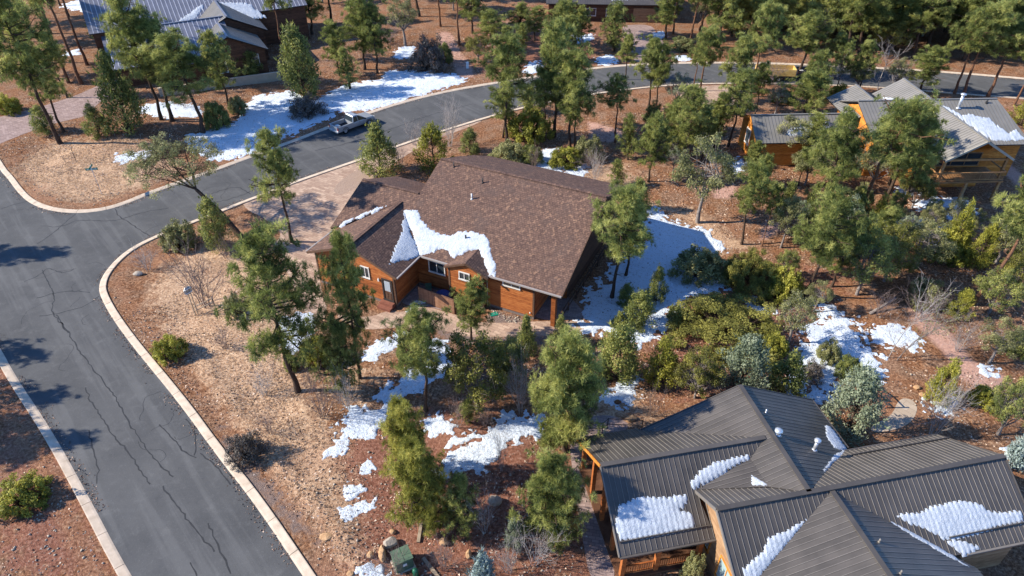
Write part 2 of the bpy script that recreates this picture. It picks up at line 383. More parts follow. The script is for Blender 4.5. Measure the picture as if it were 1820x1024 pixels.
def gz(x, y):
    """height of the natural ground; dead flat next to paving and houses"""
    x = np.atleast_1d(np.asarray(x, float)); y = np.atleast_1d(np.asarray(y, float))
    d = sdf(x, y, ROAD) 
    for P in list(DR.values()) + list(HOUSE_FOOT.values()): d = np.maximum(d, sdf(x, y, P))
    a = np.clip((-d - .9) / 2.5, 0, 1); a = a * a * (3 - 2 * a)
    z = (fbm(x / 7, y / 7, 3, 3) - .5) * .55 + (fbm(x / 1.4, y / 1.4, 9, 3) - .5) * .14
    dd = line_dist(x, y, DITCH); db = line_dist(x, y, BERM)
    z = z - .32 * np.exp(-(dd / .7) ** 2) + .22 * np.exp(-(db / .8) ** 2)
    return z * a - .004
def gz1(x, y): return float(gz(x, y)[0])

def axis_lines(a, b, fine, lo, hi, far):
    m = list(np.arange(a, b + 1e-6, fine)); s = fine; q = a; L = []
    while q > lo: s = min(s * 1.25, 12); q -= s; L.append(q)
    L = L[::-1] + m; s = fine; q = b
    while q < hi: s = min(s * 1.25, 12); q += s; L.append(q)
    return np.array(L)
def build_ground():
    xs = axis_lines(-62, 62, .42, -420, 420, 0); ys = axis_lines(19, 112, .42, -60, 520, 0)
    X, Y = np.meshgrid(xs, ys); x = X.ravel(); y = Y.ravel()
    Z = gz(x, y); nx = len(xs); ny = len(ys)
    idx = np.arange(nx * ny).reshape(ny, nx)
    Fq = np.stack([idx[:-1, :-1], idx[:-1, 1:], idx[1:, 1:], idx[1:, :-1]], -1).reshape(-1, 4)
    def zone(polys, soft=1.5):
        a = np.zeros(x.shape)
        for P in polys: a = np.maximum(a, np.clip(.5 + sdf(x, y, gpoly(P)) / soft * .5, 0, 1))
        return a
    grass = zone([[(268, 520), (300, 470), (400, 425), (470, 450), (545, 500), (510, 610), (560, 720), (600, 790), (640, 1010), (590, 990), (500, 860), (400, 720), (300, 600)],
                  [(20, 300), (100, 250), (250, 250), (330, 300), (250, 338), (150, 360), (70, 350)], [(1010, 300), (1110, 290), (1140, 330), (1100, 335)],
                  [(1150, 365), (1230, 370), (1330, 440), (1280, 450), (1240, 400)], [(600, 650), (660, 655), (640, 720), (600, 700)], [(1060, 700), (1130, 700), (1160, 740), (1070, 750)]], 3.0)
    kerbd = np.minimum(np.minimum(line_dist(x, y, kn), line_dist(x, y, kf)), line_dist(x, y, kl))
    orange = np.clip(1.05 - np.abs(kerbd - 1.6) / 1.6, 0, 1) * (sdf(x, y, ROAD) < 0) * (y < 105) * .55
    orange = np.maximum(orange, .8 * zone([[(560, 905), (600, 930), (600, 975), (540, 900)], [(40, 330), (110, 345), (100, 372), (50, 355)], [(1440, 545), (1500, 570), (1490, 600)], [(1760, 120), (1820, 130), (1820, 145)], [(1165, 130), (1330, 128), (1330, 110), (1170, 115)]], 2))
    red = zone([[(560, 800), (690, 740), (800, 730), (960, 760), (1010, 780), (1045, 900), (1050, 1040), (560, 1040), (620, 930)], [(0, 660), (190, 1024), (0, 1024)], [(1130, 470), (1500, 480), (1400, 720), (1180, 700)],
                [(840, 60), (1060, 50), (1060, 110), (850, 130)]], 4)
    pink = zone([[(1612, 548), (1640, 550), (1668, 575), (1695, 602), (1725, 640), (1762, 660), (1790, 668), (1782, 697), (1740, 692), (1706, 672), (1686, 640), (1656, 608), (1625, 578)],
                 [(775, 55), (802, 57), (815, 88), (840, 120), (842, 137), (815, 135), (800, 102), (780, 78)], [(1358, 398), (1388, 384), (1398, 398), (1370, 422), (1350, 427)],
                 [(1045, 215), (1110, 235), (1130, 255), (1050, 250)], [(1265, 335), (1310, 330), (1305, 352), (1270, 352)], [(1780, 280), (1840, 330), (1820, 345), (1780, 305)]], 1.0)
    gravel = zone([[(875, 552), (945, 572), (900, 577), (862, 573)], [(775, 582), (900, 598), (1000, 598), (990, 612), (860, 612), (780, 600)], [(395, 760), (460, 840), (550, 945), (580, 965), (520, 935), (440, 870), (400, 800)]], 1.2)
    me = np_mesh('ground', np.c_[x, y, Z], Fq, {'z_grass': grass, 'z_orange': orange, 'z_red': red, 'z_pink': pink, 'z_gravel': gravel}, True)
    tag(link('ground', me, M['ground']), 'red brown forest floor of needles, dry grass and bare soil', 'ground', kind='structure')
build_ground()

def sheet(name, poly, z, mat, kind='structure', parent=None):
    bm = bmesh.new(); vs = [bm.verts.new((p[0], p[1], z)) for p in poly]
    vb = [bm.verts.new((p[0], p[1], z - .05)) for p in poly]; n = len(vs)
    bm.faces.new(vs)
    for i in range(n): bm.faces.new((vs[i], vb[i], vb[(i + 1) % n], vs[(i + 1) % n]))
    bmesh.ops.recalc_face_normals(bm, faces=bm.faces); bmesh.ops.triangulate(bm, faces=bm.faces)
    me = bpy.data.meshes.new(name); bm.to_mesh(me); bm.free()
    o = link(name, me, mat, parent)
    if kind: o['kind'] = kind
    return o
road = sheet('road', ROAD, .012, M['asphalt']); tag(road, 'grey cracked asphalt street with a side street joining at the corner', 'road')
for k, (m, p) in DRIVES.items():
    o = sheet(k, DR[k], (.014 if k == 'planting_bed' else .008 + .0 * list(DRIVES).index(k)) + (.004 if k in ('porch_slab', 'courtyard_slab') else 0), M[m]); o['label'] = 'dark gravel planting bed in the paved drive' if k == 'planting_bed' else k.replace('_', ' ') + ' of small stone pavers' if k != 'patio_stone' else 'round flagstone patio behind the metal roofed house'
# tar sealed cracks
CR = [[(100, 560), (122, 592), (150, 637), (195, 691), (227, 746), (254, 791), (281, 823), (308, 848)], [(152, 689), (160, 712), (177, 737), (199, 773), (231, 805), (250, 836), (267, 861)],
      [(283, 755), (313, 787), (330, 805), (349, 814)], [(290, 864), (335, 927), (355, 950), (381, 981)], [(330, 745), (345, 765), (350, 790), (345, 810)], [(356, 806), (385, 830), (410, 862)],
      [(66, 434), (95, 415), (110, 400), (135, 380)], [(205, 372), (212, 386), (240, 402), (265, 419)], [(72, 402), (110, 404), (140, 390), (200, 395), (250, 378), (300, 370)],
      [(43, 501), (70, 490), (84, 476), (96, 480), (112, 487), (132, 478)], [(65, 530), (100, 520), (130, 517), (160, 520)], [(70, 562), (110, 556), (150, 545), (176, 527)],
      [(75, 480), (90, 510), (98, 526), (92, 548), (100, 565), (122, 592)], [(355, 366), (420, 352), (470, 330), (540, 300)], [(375, 345), (420, 330), (445, 345)], [(560, 268), (620, 255), (690, 232), (760, 205), (840, 185)],
      [(0, 372), (30, 362), (52, 358)], [(158, 765), (165, 800), (175, 830), (172, 860)], [(370, 930), (395, 985), (410, 1020)], [(338, 1000), (350, 1024)]]
for i, c in enumerate(CR):
    P = resample(chaikin(gpoly(c), 1), .35); P[1:-1] += (rng.random((len(P) - 2, 2)) - .5) * .16
    d = np.gradient(P, axis=0); d /= np.linalg.norm(d, axis=1)[:, None] + 1e-9; nrm = np.c_[-d[:, 1], d[:, 0]]
    wv = (.028 + .03 * rng.random(len(P)))[:, None]
    A = P + nrm * wv; B = P - nrm * wv; n = len(P)
    V = np.r_[np.c_[A, np.full(n, .0165)], np.c_[B, np.full(n, .0165)]]
    Fq = [(k, k + 1, n + k + 1, n + k) for k in range(n - 1)]
    link('sealed_crack', np_mesh('sealed_crack', V, Fq), M['tar'], road)
# hairline cracks
for i in range(46):
    q = kn[rng.integers(8, 60)] if i % 3 else kf[rng.integers(12, 70)]
    c0 = q + (rng.random(2) - .5) * 12
    if sdf(c0[0], c0[1], ROAD) < .6: continue
    P = [c0]; an = rng.random() * 6.28
    for _ in range(int(rng.integers(5, 16))):
        an += rng.normal() * .45; P.append(P[-1] + .3 * np.array([math.cos(an), math.sin(an)]))
    P = np.array(P); P = P[sdf(P[:, 0], P[:, 1], ROAD) > .1]
    if len(P) < 4: continue
    d = np.gradient(P, axis=0); d /= np.linalg.norm(d, axis=1)[:, None] + 1e-9; nrm = np.c_[-d[:, 1], d[:, 0]] * .016; n = len(P)
    V = np.r_[np.c_[P + nrm, np.full(n, .016)], np.c_[P - nrm, np.full(n, .016)]]
    link('hairline_crack', np_mesh('hairline_crack', V, [(k, k + 1, n + k + 1, n + k) for k in range(n - 1)]), M['tar'], road)
# kerbs: flat concrete kerb stones with open joints
def kerb(P, side, label, step=3.0):
    K = link('kerb', None); K['kind'] = 'structure'; K['label'] = label
    fine = resample(P, .5); d = np.gradient(fine, axis=0); d /= np.linalg.norm(d, axis=1)[:, None]; nr = np.c_[-d[:, 1], d[:, 0]] * side
    per = int(step / .5)
    for a in range(0, len(fine) - 1, per):
        b = min(a + per, len(fine) - 1)
        if b - a < 2: continue
        ids = np.arange(a, b + 1); pts = fine[ids].copy(); dd = d[ids]
        if not any(-80 < proj(q[0], q[1], 0)[0] < 1900 and -30 < proj(q[0], q[1], 0)[1] < 1110 for q in pts): continue
        pts[0] += dd[0] * .02; pts[-1] -= dd[-1] * .02; n = len(pts); nn = nr[ids]
        prof = [(-.02, -.1), (-.02, .02), (.10, .055), (.50, .10), (.56, .095), (.56, -.1)]
        dz = random.uniform(-.006, .006)
        V = np.concatenate([np.c_[pts + nn * o_, np.full(n, z_ + (dz if z_ > .05 else 0))] for o_, z_ in prof]); m = len(prof)
        Fq = [(j * n + k, j * n + k + 1, (j + 1) % m * n + k + 1, (j + 1) % m * n + k) for j in range(m) for k in range(n - 1)]
        mb = MB(); mb.add(V, Fq + [tuple(j * n for j in range(m)), tuple(j * n + n - 1 for j in range(m))][0:2]); mb.build('kerb_stone', M['concrete'], K)
kerb(kn, -1, 'pale concrete kerb round the near corner and along the side street')
kerb(kf, 1, 'pale concrete kerb along the far side of the streets')
kerb(kl, 1, 'pale concrete kerb on the left side of the main street')

# ------------------------------------------------------------------ snow lying on the ground
def snow_patch(pts, label, amp=.9, thick=.06, cell=None, bias=0.0, seed=0):
    P = gpoly(pts); mn = P.min(0) - .8; mx = P.max(0) + .8
    c = cell or float(np.clip(depth(P[:, 0].mean(), P[:, 1].mean()) / 620, .07, .22))
    xs = np.arange(mn[0], mx[0], c); ys = np.arange(mn[1], mx[1], c)
    X, Y = np.meshgrid(xs, ys); s = np.minimum(sdf(X, Y, chaikin(P, 1, True)), 1.3)
    m = s + (fbm(X / 1.1, Y / 1.1, 31 + seed, 5) - .5) * 2.6 * amp + (fbm(X / .34, Y / .34, 77 + seed, 3) - .5) * 2.4 * amp + bias + .12
    keep = m > 0
    cellk = keep[:-1, :-1] | keep[1:, :-1] | keep[:-1, 1:] | keep[1:, 1:]
    idx = np.arange(X.size).reshape(X.shape)
    Fq = np.stack([idx[:-1, :-1], idx[:-1, 1:], idx[1:, 1:], idx[1:, :-1]], -1)[cellk]
    used = np.unique(Fq); rem = np.full(X.size, -1); rem[used] = np.arange(len(used))
    x = X.ravel()[used]; y = Y.ravel()[used]; mm = m.ravel()[used]
    z = gz(x, y) + np.where(mm > 0, .012 + thick * (1 - np.exp(-mm * 1.6)) + .10 * (fbm(x / .55, y / .55, 5, 3) - .35), -.05)
    if len(used) < 4: return
    o = link('snow_patch', np_mesh('snow_patch', np.c_[x, y, z], rem[Fq], None, True), M['snow'])
    tag(o, label, 'snow', 'snow patches on the ground', 'stuff')
SNOW = [
 ([(250, 190), (300, 180), (345, 186), (360, 205), (320, 211), (262, 208)], 'thin snow behind the pine trunks by the far left stone wall', .7),
 ([(318, 248), (365, 230), (430, 212), (440, 176), (520, 156), (540, 172), (560, 180), (605, 204), (560, 217), (500, 248), (470, 260), (400, 287), (360, 282), (345, 264)], 'wide snow field between the left house and the street', .75),
 ([(555, 188), (575, 168), (612, 148), (680, 140), (690, 122), (740, 130), (800, 128), (832, 140), (800, 153), (740, 170), (690, 188), (660, 196), (610, 200)], 'long snow bank along the far kerb behind the pickup', .7),
 ([(205, 278), (240, 268), (275, 270), (262, 280), (215, 290)], 'sprinkled snow under the grey oak at the far corner', 1.0),
 ([(1150, 372), (1176, 376), (1192, 394), (1240, 404), (1264, 425), (1292, 445), (1250, 450), (1232, 482), (1292, 505), (1288, 522), (1240, 520), (1216, 527), (1197, 562), (1178, 585), (1140, 620), (1128, 602), (1060, 592), (1030, 584), (1022, 572), (1040, 556), (1058, 520), (1088, 470), (1128, 436)], 'big blue shaded snow field beside the brown shingled house', 1.0),
 ([(1082, 694), (1130, 660), (1143, 668), (1125, 712), (1092, 728), (1068, 716)], 'snow patch between the junipers above the metal roofed house', .6),
 ([(498, 568), (540, 556), (560, 575), (547, 612), (516, 628), (490, 612)], 'snow patch behind the tall pine by the front walk', .5),
 ([(640, 642), (655, 620), (690, 600), (725, 590), (715, 612), (690, 626), (668, 643)], 'snow patch left of the slim pine below the front walk', .45),
 ([(666, 707), (690, 690), (718, 680), (726, 652), (745, 645), (770, 600), (803, 612), (802, 655), (772, 672), (732, 695), (700, 714)], 'curved snow patch under the slim pine below the front walk', .5),
 ([(612, 738), (640, 725), (655, 740), (690, 716), (702, 726), (690, 752), (660, 776), (622, 786), (590, 808), (578, 802), (600, 772)], 'ragged snow patch on the dry bank left of the yellow green pine', .7),
 ([(753, 748), (775, 740), (800, 755), (790, 768), (760, 766)], 'small snow patch right of the yellow green pine', .6),
 ([(785, 812), (830, 790), (880, 762), (900, 752), (960, 740), (970, 760), (930, 786), (890, 810), (872, 836), (842, 852), (848, 832), (800, 846), (780, 850)], 'long bright snow patch in the middle of the red mulch bank', .6),
 ([(788, 797), (830, 772), (856, 760), (850, 772), (815, 790)], 'thin snow strip above the long bright snow patch', .6),
 ([(880, 745), (910, 735), (915, 748), (890, 755)], 'scrap of snow below the large oak clump', .7),
 ([(643, 829), (655, 820), (664, 828), (652, 836)], 'tiny snow spot on the red mulch', .4),
 ([(606, 870), (620, 860), (641, 868), (632, 882), (612, 884)], 'small round snow spot on the red mulch bank', .4),
 ([(606, 910), (622, 905), (645, 892), (664, 896), (650, 908), (630, 918), (612, 926)], 'two lobed snow spot above the green utility box', .4),
 ([(645, 1020), (660, 1000), (680, 1004), (682, 1024), (660, 1032)], 'ragged snow spot left of the green utility box', .7),
 ([(1398, 650), (1425, 610), (1455, 560), (1475, 545), (1500, 560), (1530, 600), (1562, 640), (1556, 668), (1520, 682), (1470, 690), (1430, 695), (1400, 680)], 'speckled snow field among shrubs right of the metal roofed house', 1.25),
 ([(1545, 582), (1590, 578), (1630, 590), (1642, 612), (1602, 626), (1562, 616)], 'snow patch under the two thin bare trees', .8),
 ([(1640, 716), (1700, 705), (1712, 720), (1690, 738), (1655, 732)], 'snow spot behind the pale bare shrub', .8),
 ([(1395, 700), (1440, 690), (1490, 700), (1470, 716), (1410, 716)], 'snow strip behind the metal roofed house', .9),
 ([(913, 287), (945, 276), (962, 264), (1002, 261), (978, 280), (1006, 309), (975, 303), (940, 296)], 'curved snow patch just beyond the brown shingled roof', .5),
 ([(1008, 297), (1030, 289), (1047, 300), (1032, 313), (1014, 309)], 'broken snow spot beyond the brown shingled roof', .9),
 ([(926, 124), (945, 107), (964, 112), (962, 128), (936, 133)], 'snow spot on the far verge behind the tall pines', .7),
 ([(1056, 108), (1085, 98), (1098, 108), (1072, 119)], 'snow strip on the far verge by the far driveway', .8),
 ([(1195, 100), (1230, 98), (1232, 106), (1200, 107)], 'thin snow strip on the verge beyond the far driveway', .6),
 ([(1158, 62), (1180, 54), (1188, 66), (1168, 72)], 'snow heap at the side of the far driveway', .6),
 ([(1005, 62), (1050, 60), (1060, 70), (1015, 74)], 'snow in the shade before the far brown house', .9),
 ([(700, 88), (735, 80), (738, 100), (705, 106)], 'small snow patch beside the grey round shrub', .8),
 ([(1590, 332), (1640, 330), (1648, 345), (1600, 345)], 'small snow patch under the trees left of the log house deck', .9),
 ([(1620, 358), (1700, 352), (1740, 372), (1720, 400), (1680, 402), (1640, 372)], 'broken snow in the shade below the log house deck', 1.1),
 ([(1290, 288), (1325, 283), (1380, 292), (1330, 308), (1295, 312)], 'snow patch between oaks left of the log house', .9),
 ([(1660, 425), (1700, 440), (1690, 455), (1650, 440)], 'scrap of snow among the shrubs at right', 1.0),
 ([(1318, 528), (1345, 535), (1372, 552), (1360, 558), (1328, 543)], 'narrow snow strip between the big manzanitas', .7),
 ([(1560, 392), (1640, 392), (1640, 402), (1560, 404)], 'thin snow streak below the leaning pine trunk', 1.0),
 ([(110, 5), (210, 0), (218, 20), (120, 18)], 'snow patches in the forest left of the blue metal roof', 1.1),
 ([(110, 92), (140, 86), (142, 98), (115, 100)], 'scrap of snow behind the red pine trunks', .9),
 ([(725, 555), (752, 542), (775, 525), (750, 528), (728, 545)], 'snow scrap beside the brown courtyard fence', .4),
 ([(1790, 795), (1830, 790), (1830, 820), (1800, 815)], 'snow at the right edge behind the blue spruce', .6),
 ([(1740, 655), (1775, 662), (1785, 672), (1755, 668)], 'snow streak beside the pink gravel path', .8),
]
for i, (p, l, a) in enumerate(SNOW): snow_patch(p, l, a, seed=i * 7)
# ------------------------------------------------------------------ houses
def clip_half(P, ax, val, keep_greater):
    out = []; n = len(P)
    for i in range(n):
        a, b = P[i], P[(i + 1) % n]
        ia = (a[ax] >= val) if keep_greater else (a[ax] <= val); ib = (b[ax] >= val) if keep_greater else (b[ax] <= val)
        if ia: out.append(a)
        if ia != ib:
            t = (val - a[ax]) / (b[ax] - a[ax]); out.append(tuple(a[k] + t * (b[k] - a[k]) for k in (0, 1)))
    return out
def dedupe(P):
    out = []
    for p in P:
        if not out or abs(p[0] - out[-1][0]) + abs(p[1] - out[-1][1]) > 1e-4: out.append(p)
    if len(out) > 1 and abs(out[0][0] - out[-1][0]) + abs(out[0][1] - out[-1][1]) < 1e-4: out.pop()
    return out
class House:
    """local frame: u along the house, v towards the viewer, z up; kept in meshes as (u, -v, z)"""
    def __init__(s, name, O, th, label):
        s.root = empty(name, (O[0], O[1], 0), th); tag(s.root, label, 'house')
        s.O = np.array(O); s.U = np.array([math.cos(th), math.sin(th)]); s.V = np.array([s.U[1], -s.U[0]]); s.th = th
    def world(s, u, v): return s.O + s.U * u + s.V * v
    def pl(s, px, py, a, b, c, d):                       # pixel -> point on the local plane a*u + b*v + c*z = d
        r = ray(px, py); q = -s.O; c0 = np.array([q @ s.U, q @ s.V, CAM_H]); rd = np.array([r[:2] @ s.U, r[:2] @ s.V, r[2]])
        nn = np.array([a, b, c]); return c0 + rd * ((d - nn @ c0) / (nn @ rd))
    def part(s, name, mb, mat, parent=None, smooth=False): return mb.build(name, M[mat], parent or s.root, smooth)
    # --- roof plane given as z = k[0] + k[1]*u + k[2]*v
    def slab(s, poly, k, mat, thick=.2, name='roof_slope'):
        P = [(u, -v, k[0] + k[1] * u + k[2] * v) for u, v in poly]
        return s.part(name, MB().prism(P, (0, 0, -thick)), mat)
    def metal(s, poly, k, down, mat, rib, spacing=.31, thick=.12, parts=True, rw=.024, rh=.034):
        """standing seam slope: one panel per strip, a rib on each joint"""
        base = s.slab(poly, (k[0] - .03, k[1], k[2]), 'dark_trim', thick)
        ax = 0 if down == 'v' else 1
        lo = min(p[ax] for p in poly); hi = max(p[ax] for p in poly); n = max(1, int(round((hi - lo) / spacing))); w_ = (hi - lo) / n
        Z = lambda p: (p[0], -p[1], k[0] + k[1] * p[0] + k[2] * p[1])
        allp, allr = MB(), MB()
        for i in range(n):
            Q = dedupe(clip_half(clip_half(list(poly), ax, lo + i * w_ + .006, True), ax, lo + (i + 1) * w_ - .006, False))
            if len(Q) < 3: continue
            mb = MB() if parts else allp
            mb.prism([Z(p) for p in Q], (0, 0, -.028))
            e = [p for p in Q if abs(p[ax] - (lo + i * w_ + .006)) < .002]
            if len(e) >= 2 and i > 0:
                o = 1 - ax; e.sort(key=lambda p: p[o]); a, b = np.array(Z(e[0])), np.array(Z(e[-1]))
                if np.linalg.norm(b - a) > .1:
                    rb = MB() if parts else allr
                    rb.bar(a + (0, 0, rh / 2 - .004), b + (0, 0, rh / 2 - .004), rw, rh)
                    if parts:
                        pn = s.part('roof_panel', mb, mat, base); mb = None; rb.build('seam_rib', M[rib], base)
            if parts and mb is not None: s.part('roof_panel', mb, mat, base)
        if not parts:
            s.part('roof_sheet', allp, mat, base)
            if allr.v: s.part('seam_ribs', allr, rib, base)
        return base
    def ridge_cap(s, a, b, mat, w_=.28):
        a = (a[0], -a[1], a[2] + .045); b = (b[0], -b[1], b[2] + .045)
        return s.part('ridge_cap', MB().bar(a, b, w_, .07), mat)
    # --- walls: plane u=const or v=const, polygon in (s, z)
    def wall(s, axis, val, poly, mat='siding', out=1, boards=.2, board_mat=None, thick=.16):
        def P(q, off): return (q[0], -(val + off), q[1]) if axis == 'v' else (val + off, -q[0], q[1])
        mb = MB(); base = [P(q, 0) for q in poly]; ext = np.array(P(poly[0], -thick * out)) - np.array(P(poly[0], 0))
        mb.prism(base, ext); wo = s.part('wall', mb, mat)
        if boards:
            z0 = min(q[1] for q in poly); z1 = max(q[1] for q in poly); z = z0
            while z < z1 - .05:
                t = min(z + boards, z1); zm = z + (t - z) * .6; xs = []
                for i in range(len(poly)):
                    a, b = poly[i], poly[(i + 1) % len(poly)]
                    if (a[1] > zm) != (b[1] > zm): xs.append(a[0] + (zm - a[1]) * (b[0] - a[0]) / (b[1] - a[1]))
                if len(xs) >= 2:
                    xs.sort(); x0, x1 = xs[0] + .005, xs[-1] - .005
                    if x1 - x0 > .15:
                        pr = [(.002, z + .006), (.045, z + .012), (.018, t - .012), (.002, t - .006)]
                        q = MB(); n = len(pr); A = [P((x0, zz), o * out) for o, zz in pr]; B = [P((x1, zz), o * out) for o, zz in pr]
                        q.add(A + B, [tuple(range(n)), tuple(range(n, 2 * n))] + [(i, (i + 1) % n, n + (i + 1) % n, n + i) for i in range(n)])
                        s.part('siding_board', q, board_mat or mat, wo)
                z = t
        return wo
    def window(s, axis, val, s0, s1, z0, z1, out=1, nx=2, frame='white_frame', glass='glass', name='window', fw=.09, label=None):
        def B(mb, a0, a1, b0, b1, o0, o1):
            o0, o1 = sorted((val + o0 * out, val + o1 * out))
            return mb.box(a0, a1, -o1, -o0, b0, b1) if axis == 'v' else mb.box(o0, o1, -a1, -a0, b0, b1)
        mb = MB()
        B(mb, s0, s1, z1 - fw, z1, .03, .11); B(mb, s0 - .03, s1 + .03, z0 - .03, z0 + fw, .03, .14)
        B(mb, s0, s0 + fw, z0 + fw, z1 - fw, .03, .11); B(mb, s1 - fw, s1, z0 + fw, z1 - fw, .03, .11)
        w_ = (s1 - s0 - 2 * fw) / nx
        for i in range(1, nx): B(mb, s0 + fw + i * w_ - .03, s0 + fw + i * w_ + .03, z0 + fw, z1 - fw, .03, .10)
        o = s.part(name, mb, frame)
        for i in range(nx):
            q = MB(); B(q, s0 + fw + i * w_ + (.03 if i else 0), s0 + fw + (i + 1) * w_ - (.03 if i < nx - 1 else 0), z0 + fw, z1 - fw, .035, .06); s.part('pane', q, glass, o)
        return o
    def box(s, name, u0, u1, v0, v1, z0, z1, mat, parent=None): return s.part(name, MB().box(u0, u1, -v1, -v0, z0, z1), mat, parent)
    def pipe(s, name, u, v, z, h, r, mat='galv', cap=None, tilt=0):
        mb = MB(); p = np.array((u, -v, z)); mb.tube([p + (0, 0, -.1), p + (0, 0, h)], r, 10)
        mb.tube([p + (0, 0, -.05), p + (0, 0, .1)], [r * 2.0, r * 1.1], 10)
        if cap: mb.tube([p + (0, 0, h - .02), p + (0, 0, h + .05), p + (0, 0, h + .18), p + (0, 0, h + .26)], [r * 1.1, r * 1.9, r * 1.9, r * .6], 10)
        return s.part(name, mb, mat, None, True)
    def roof_snow(s, pts, k, label, amp=.5, thick=.13, down='v', ribs=0, uv=None, bias=0, cell=.075, seed=0, on=None):
        P = np.array(uv) if uv is not None else np.array([s.pl(px, py, -k[1], -k[2], 1, k[0])[:2] for px, py in pts])
        mn = P.min(0) - .5; mx = P.max(0) + .5; X, Y = np.meshgrid(np.arange(mn[0], mx[0], cell), np.arange(mn[1], mx[1], cell))
        sx, sy = (.17, 1.3) if down == 'v' else (1.3, .17)
        m = np.minimum(sdf(X, Y, P), .8) + (fbm(X / sx, Y / sy, 11 + seed, 3) - .5) * 1.5 * amp + (fbm(X / .9, Y / .9, 3 + seed, 3) - .5) * .7 * amp + bias
        if ribs > .3: m = np.minimum(sdf(X, Y, P), .8) + (np.abs(np.cos((X if down == 'v' else Y) * math.pi / .31)) - .6) * .08 + (fbm(X / 1.3, Y / 1.3, 3 + seed, 3) - .5) * 1.1 * amp + bias
        if on is not None: m = np.minimum(m, sdf(X, Y, on) - .02)
        keep = m > 0; ck = keep[:-1, :-1] | keep[1:, :-1] | keep[:-1, 1:] | keep[1:, 1:]
        idx = np.arange(X.size).reshape(X.shape); Fq = np.stack([idx[:-1, :-1], idx[:-1, 1:], idx[1:, 1:], idx[1:, :-1]], -1)[ck]
        us = np.unique(Fq); rem = np.full(X.size, -1); rem[us] = np.arange(len(us)); u = X.ravel()[us]; v = Y.ravel()[us]; mm = m.ravel()[us]
        h = np.where(mm > 0, .02 + thick * .6 * (1 - np.exp(-mm * 3)) + .03 * fbm(u / .5, v / .5, 8, 2), -.03)
        if ribs: h = h + np.where(mm > 0, 1, 0) * .010 * np.cos((u if down == 'v' else v) * 2 * math.pi / ribs)
        w2 = s.O[None, :] + u[:, None] * s.U[None, :] + v[:, None] * s.V[None, :]
        me = np_mesh('roof_snow', np.c_[w2, k[0] + k[1] * u + k[2] * v + h], rem[Fq], None, True)
        tag(link('roof_snow', me, M['snow_roof']), label, 'snow', 'melting snow on the roofs', 'stuff')

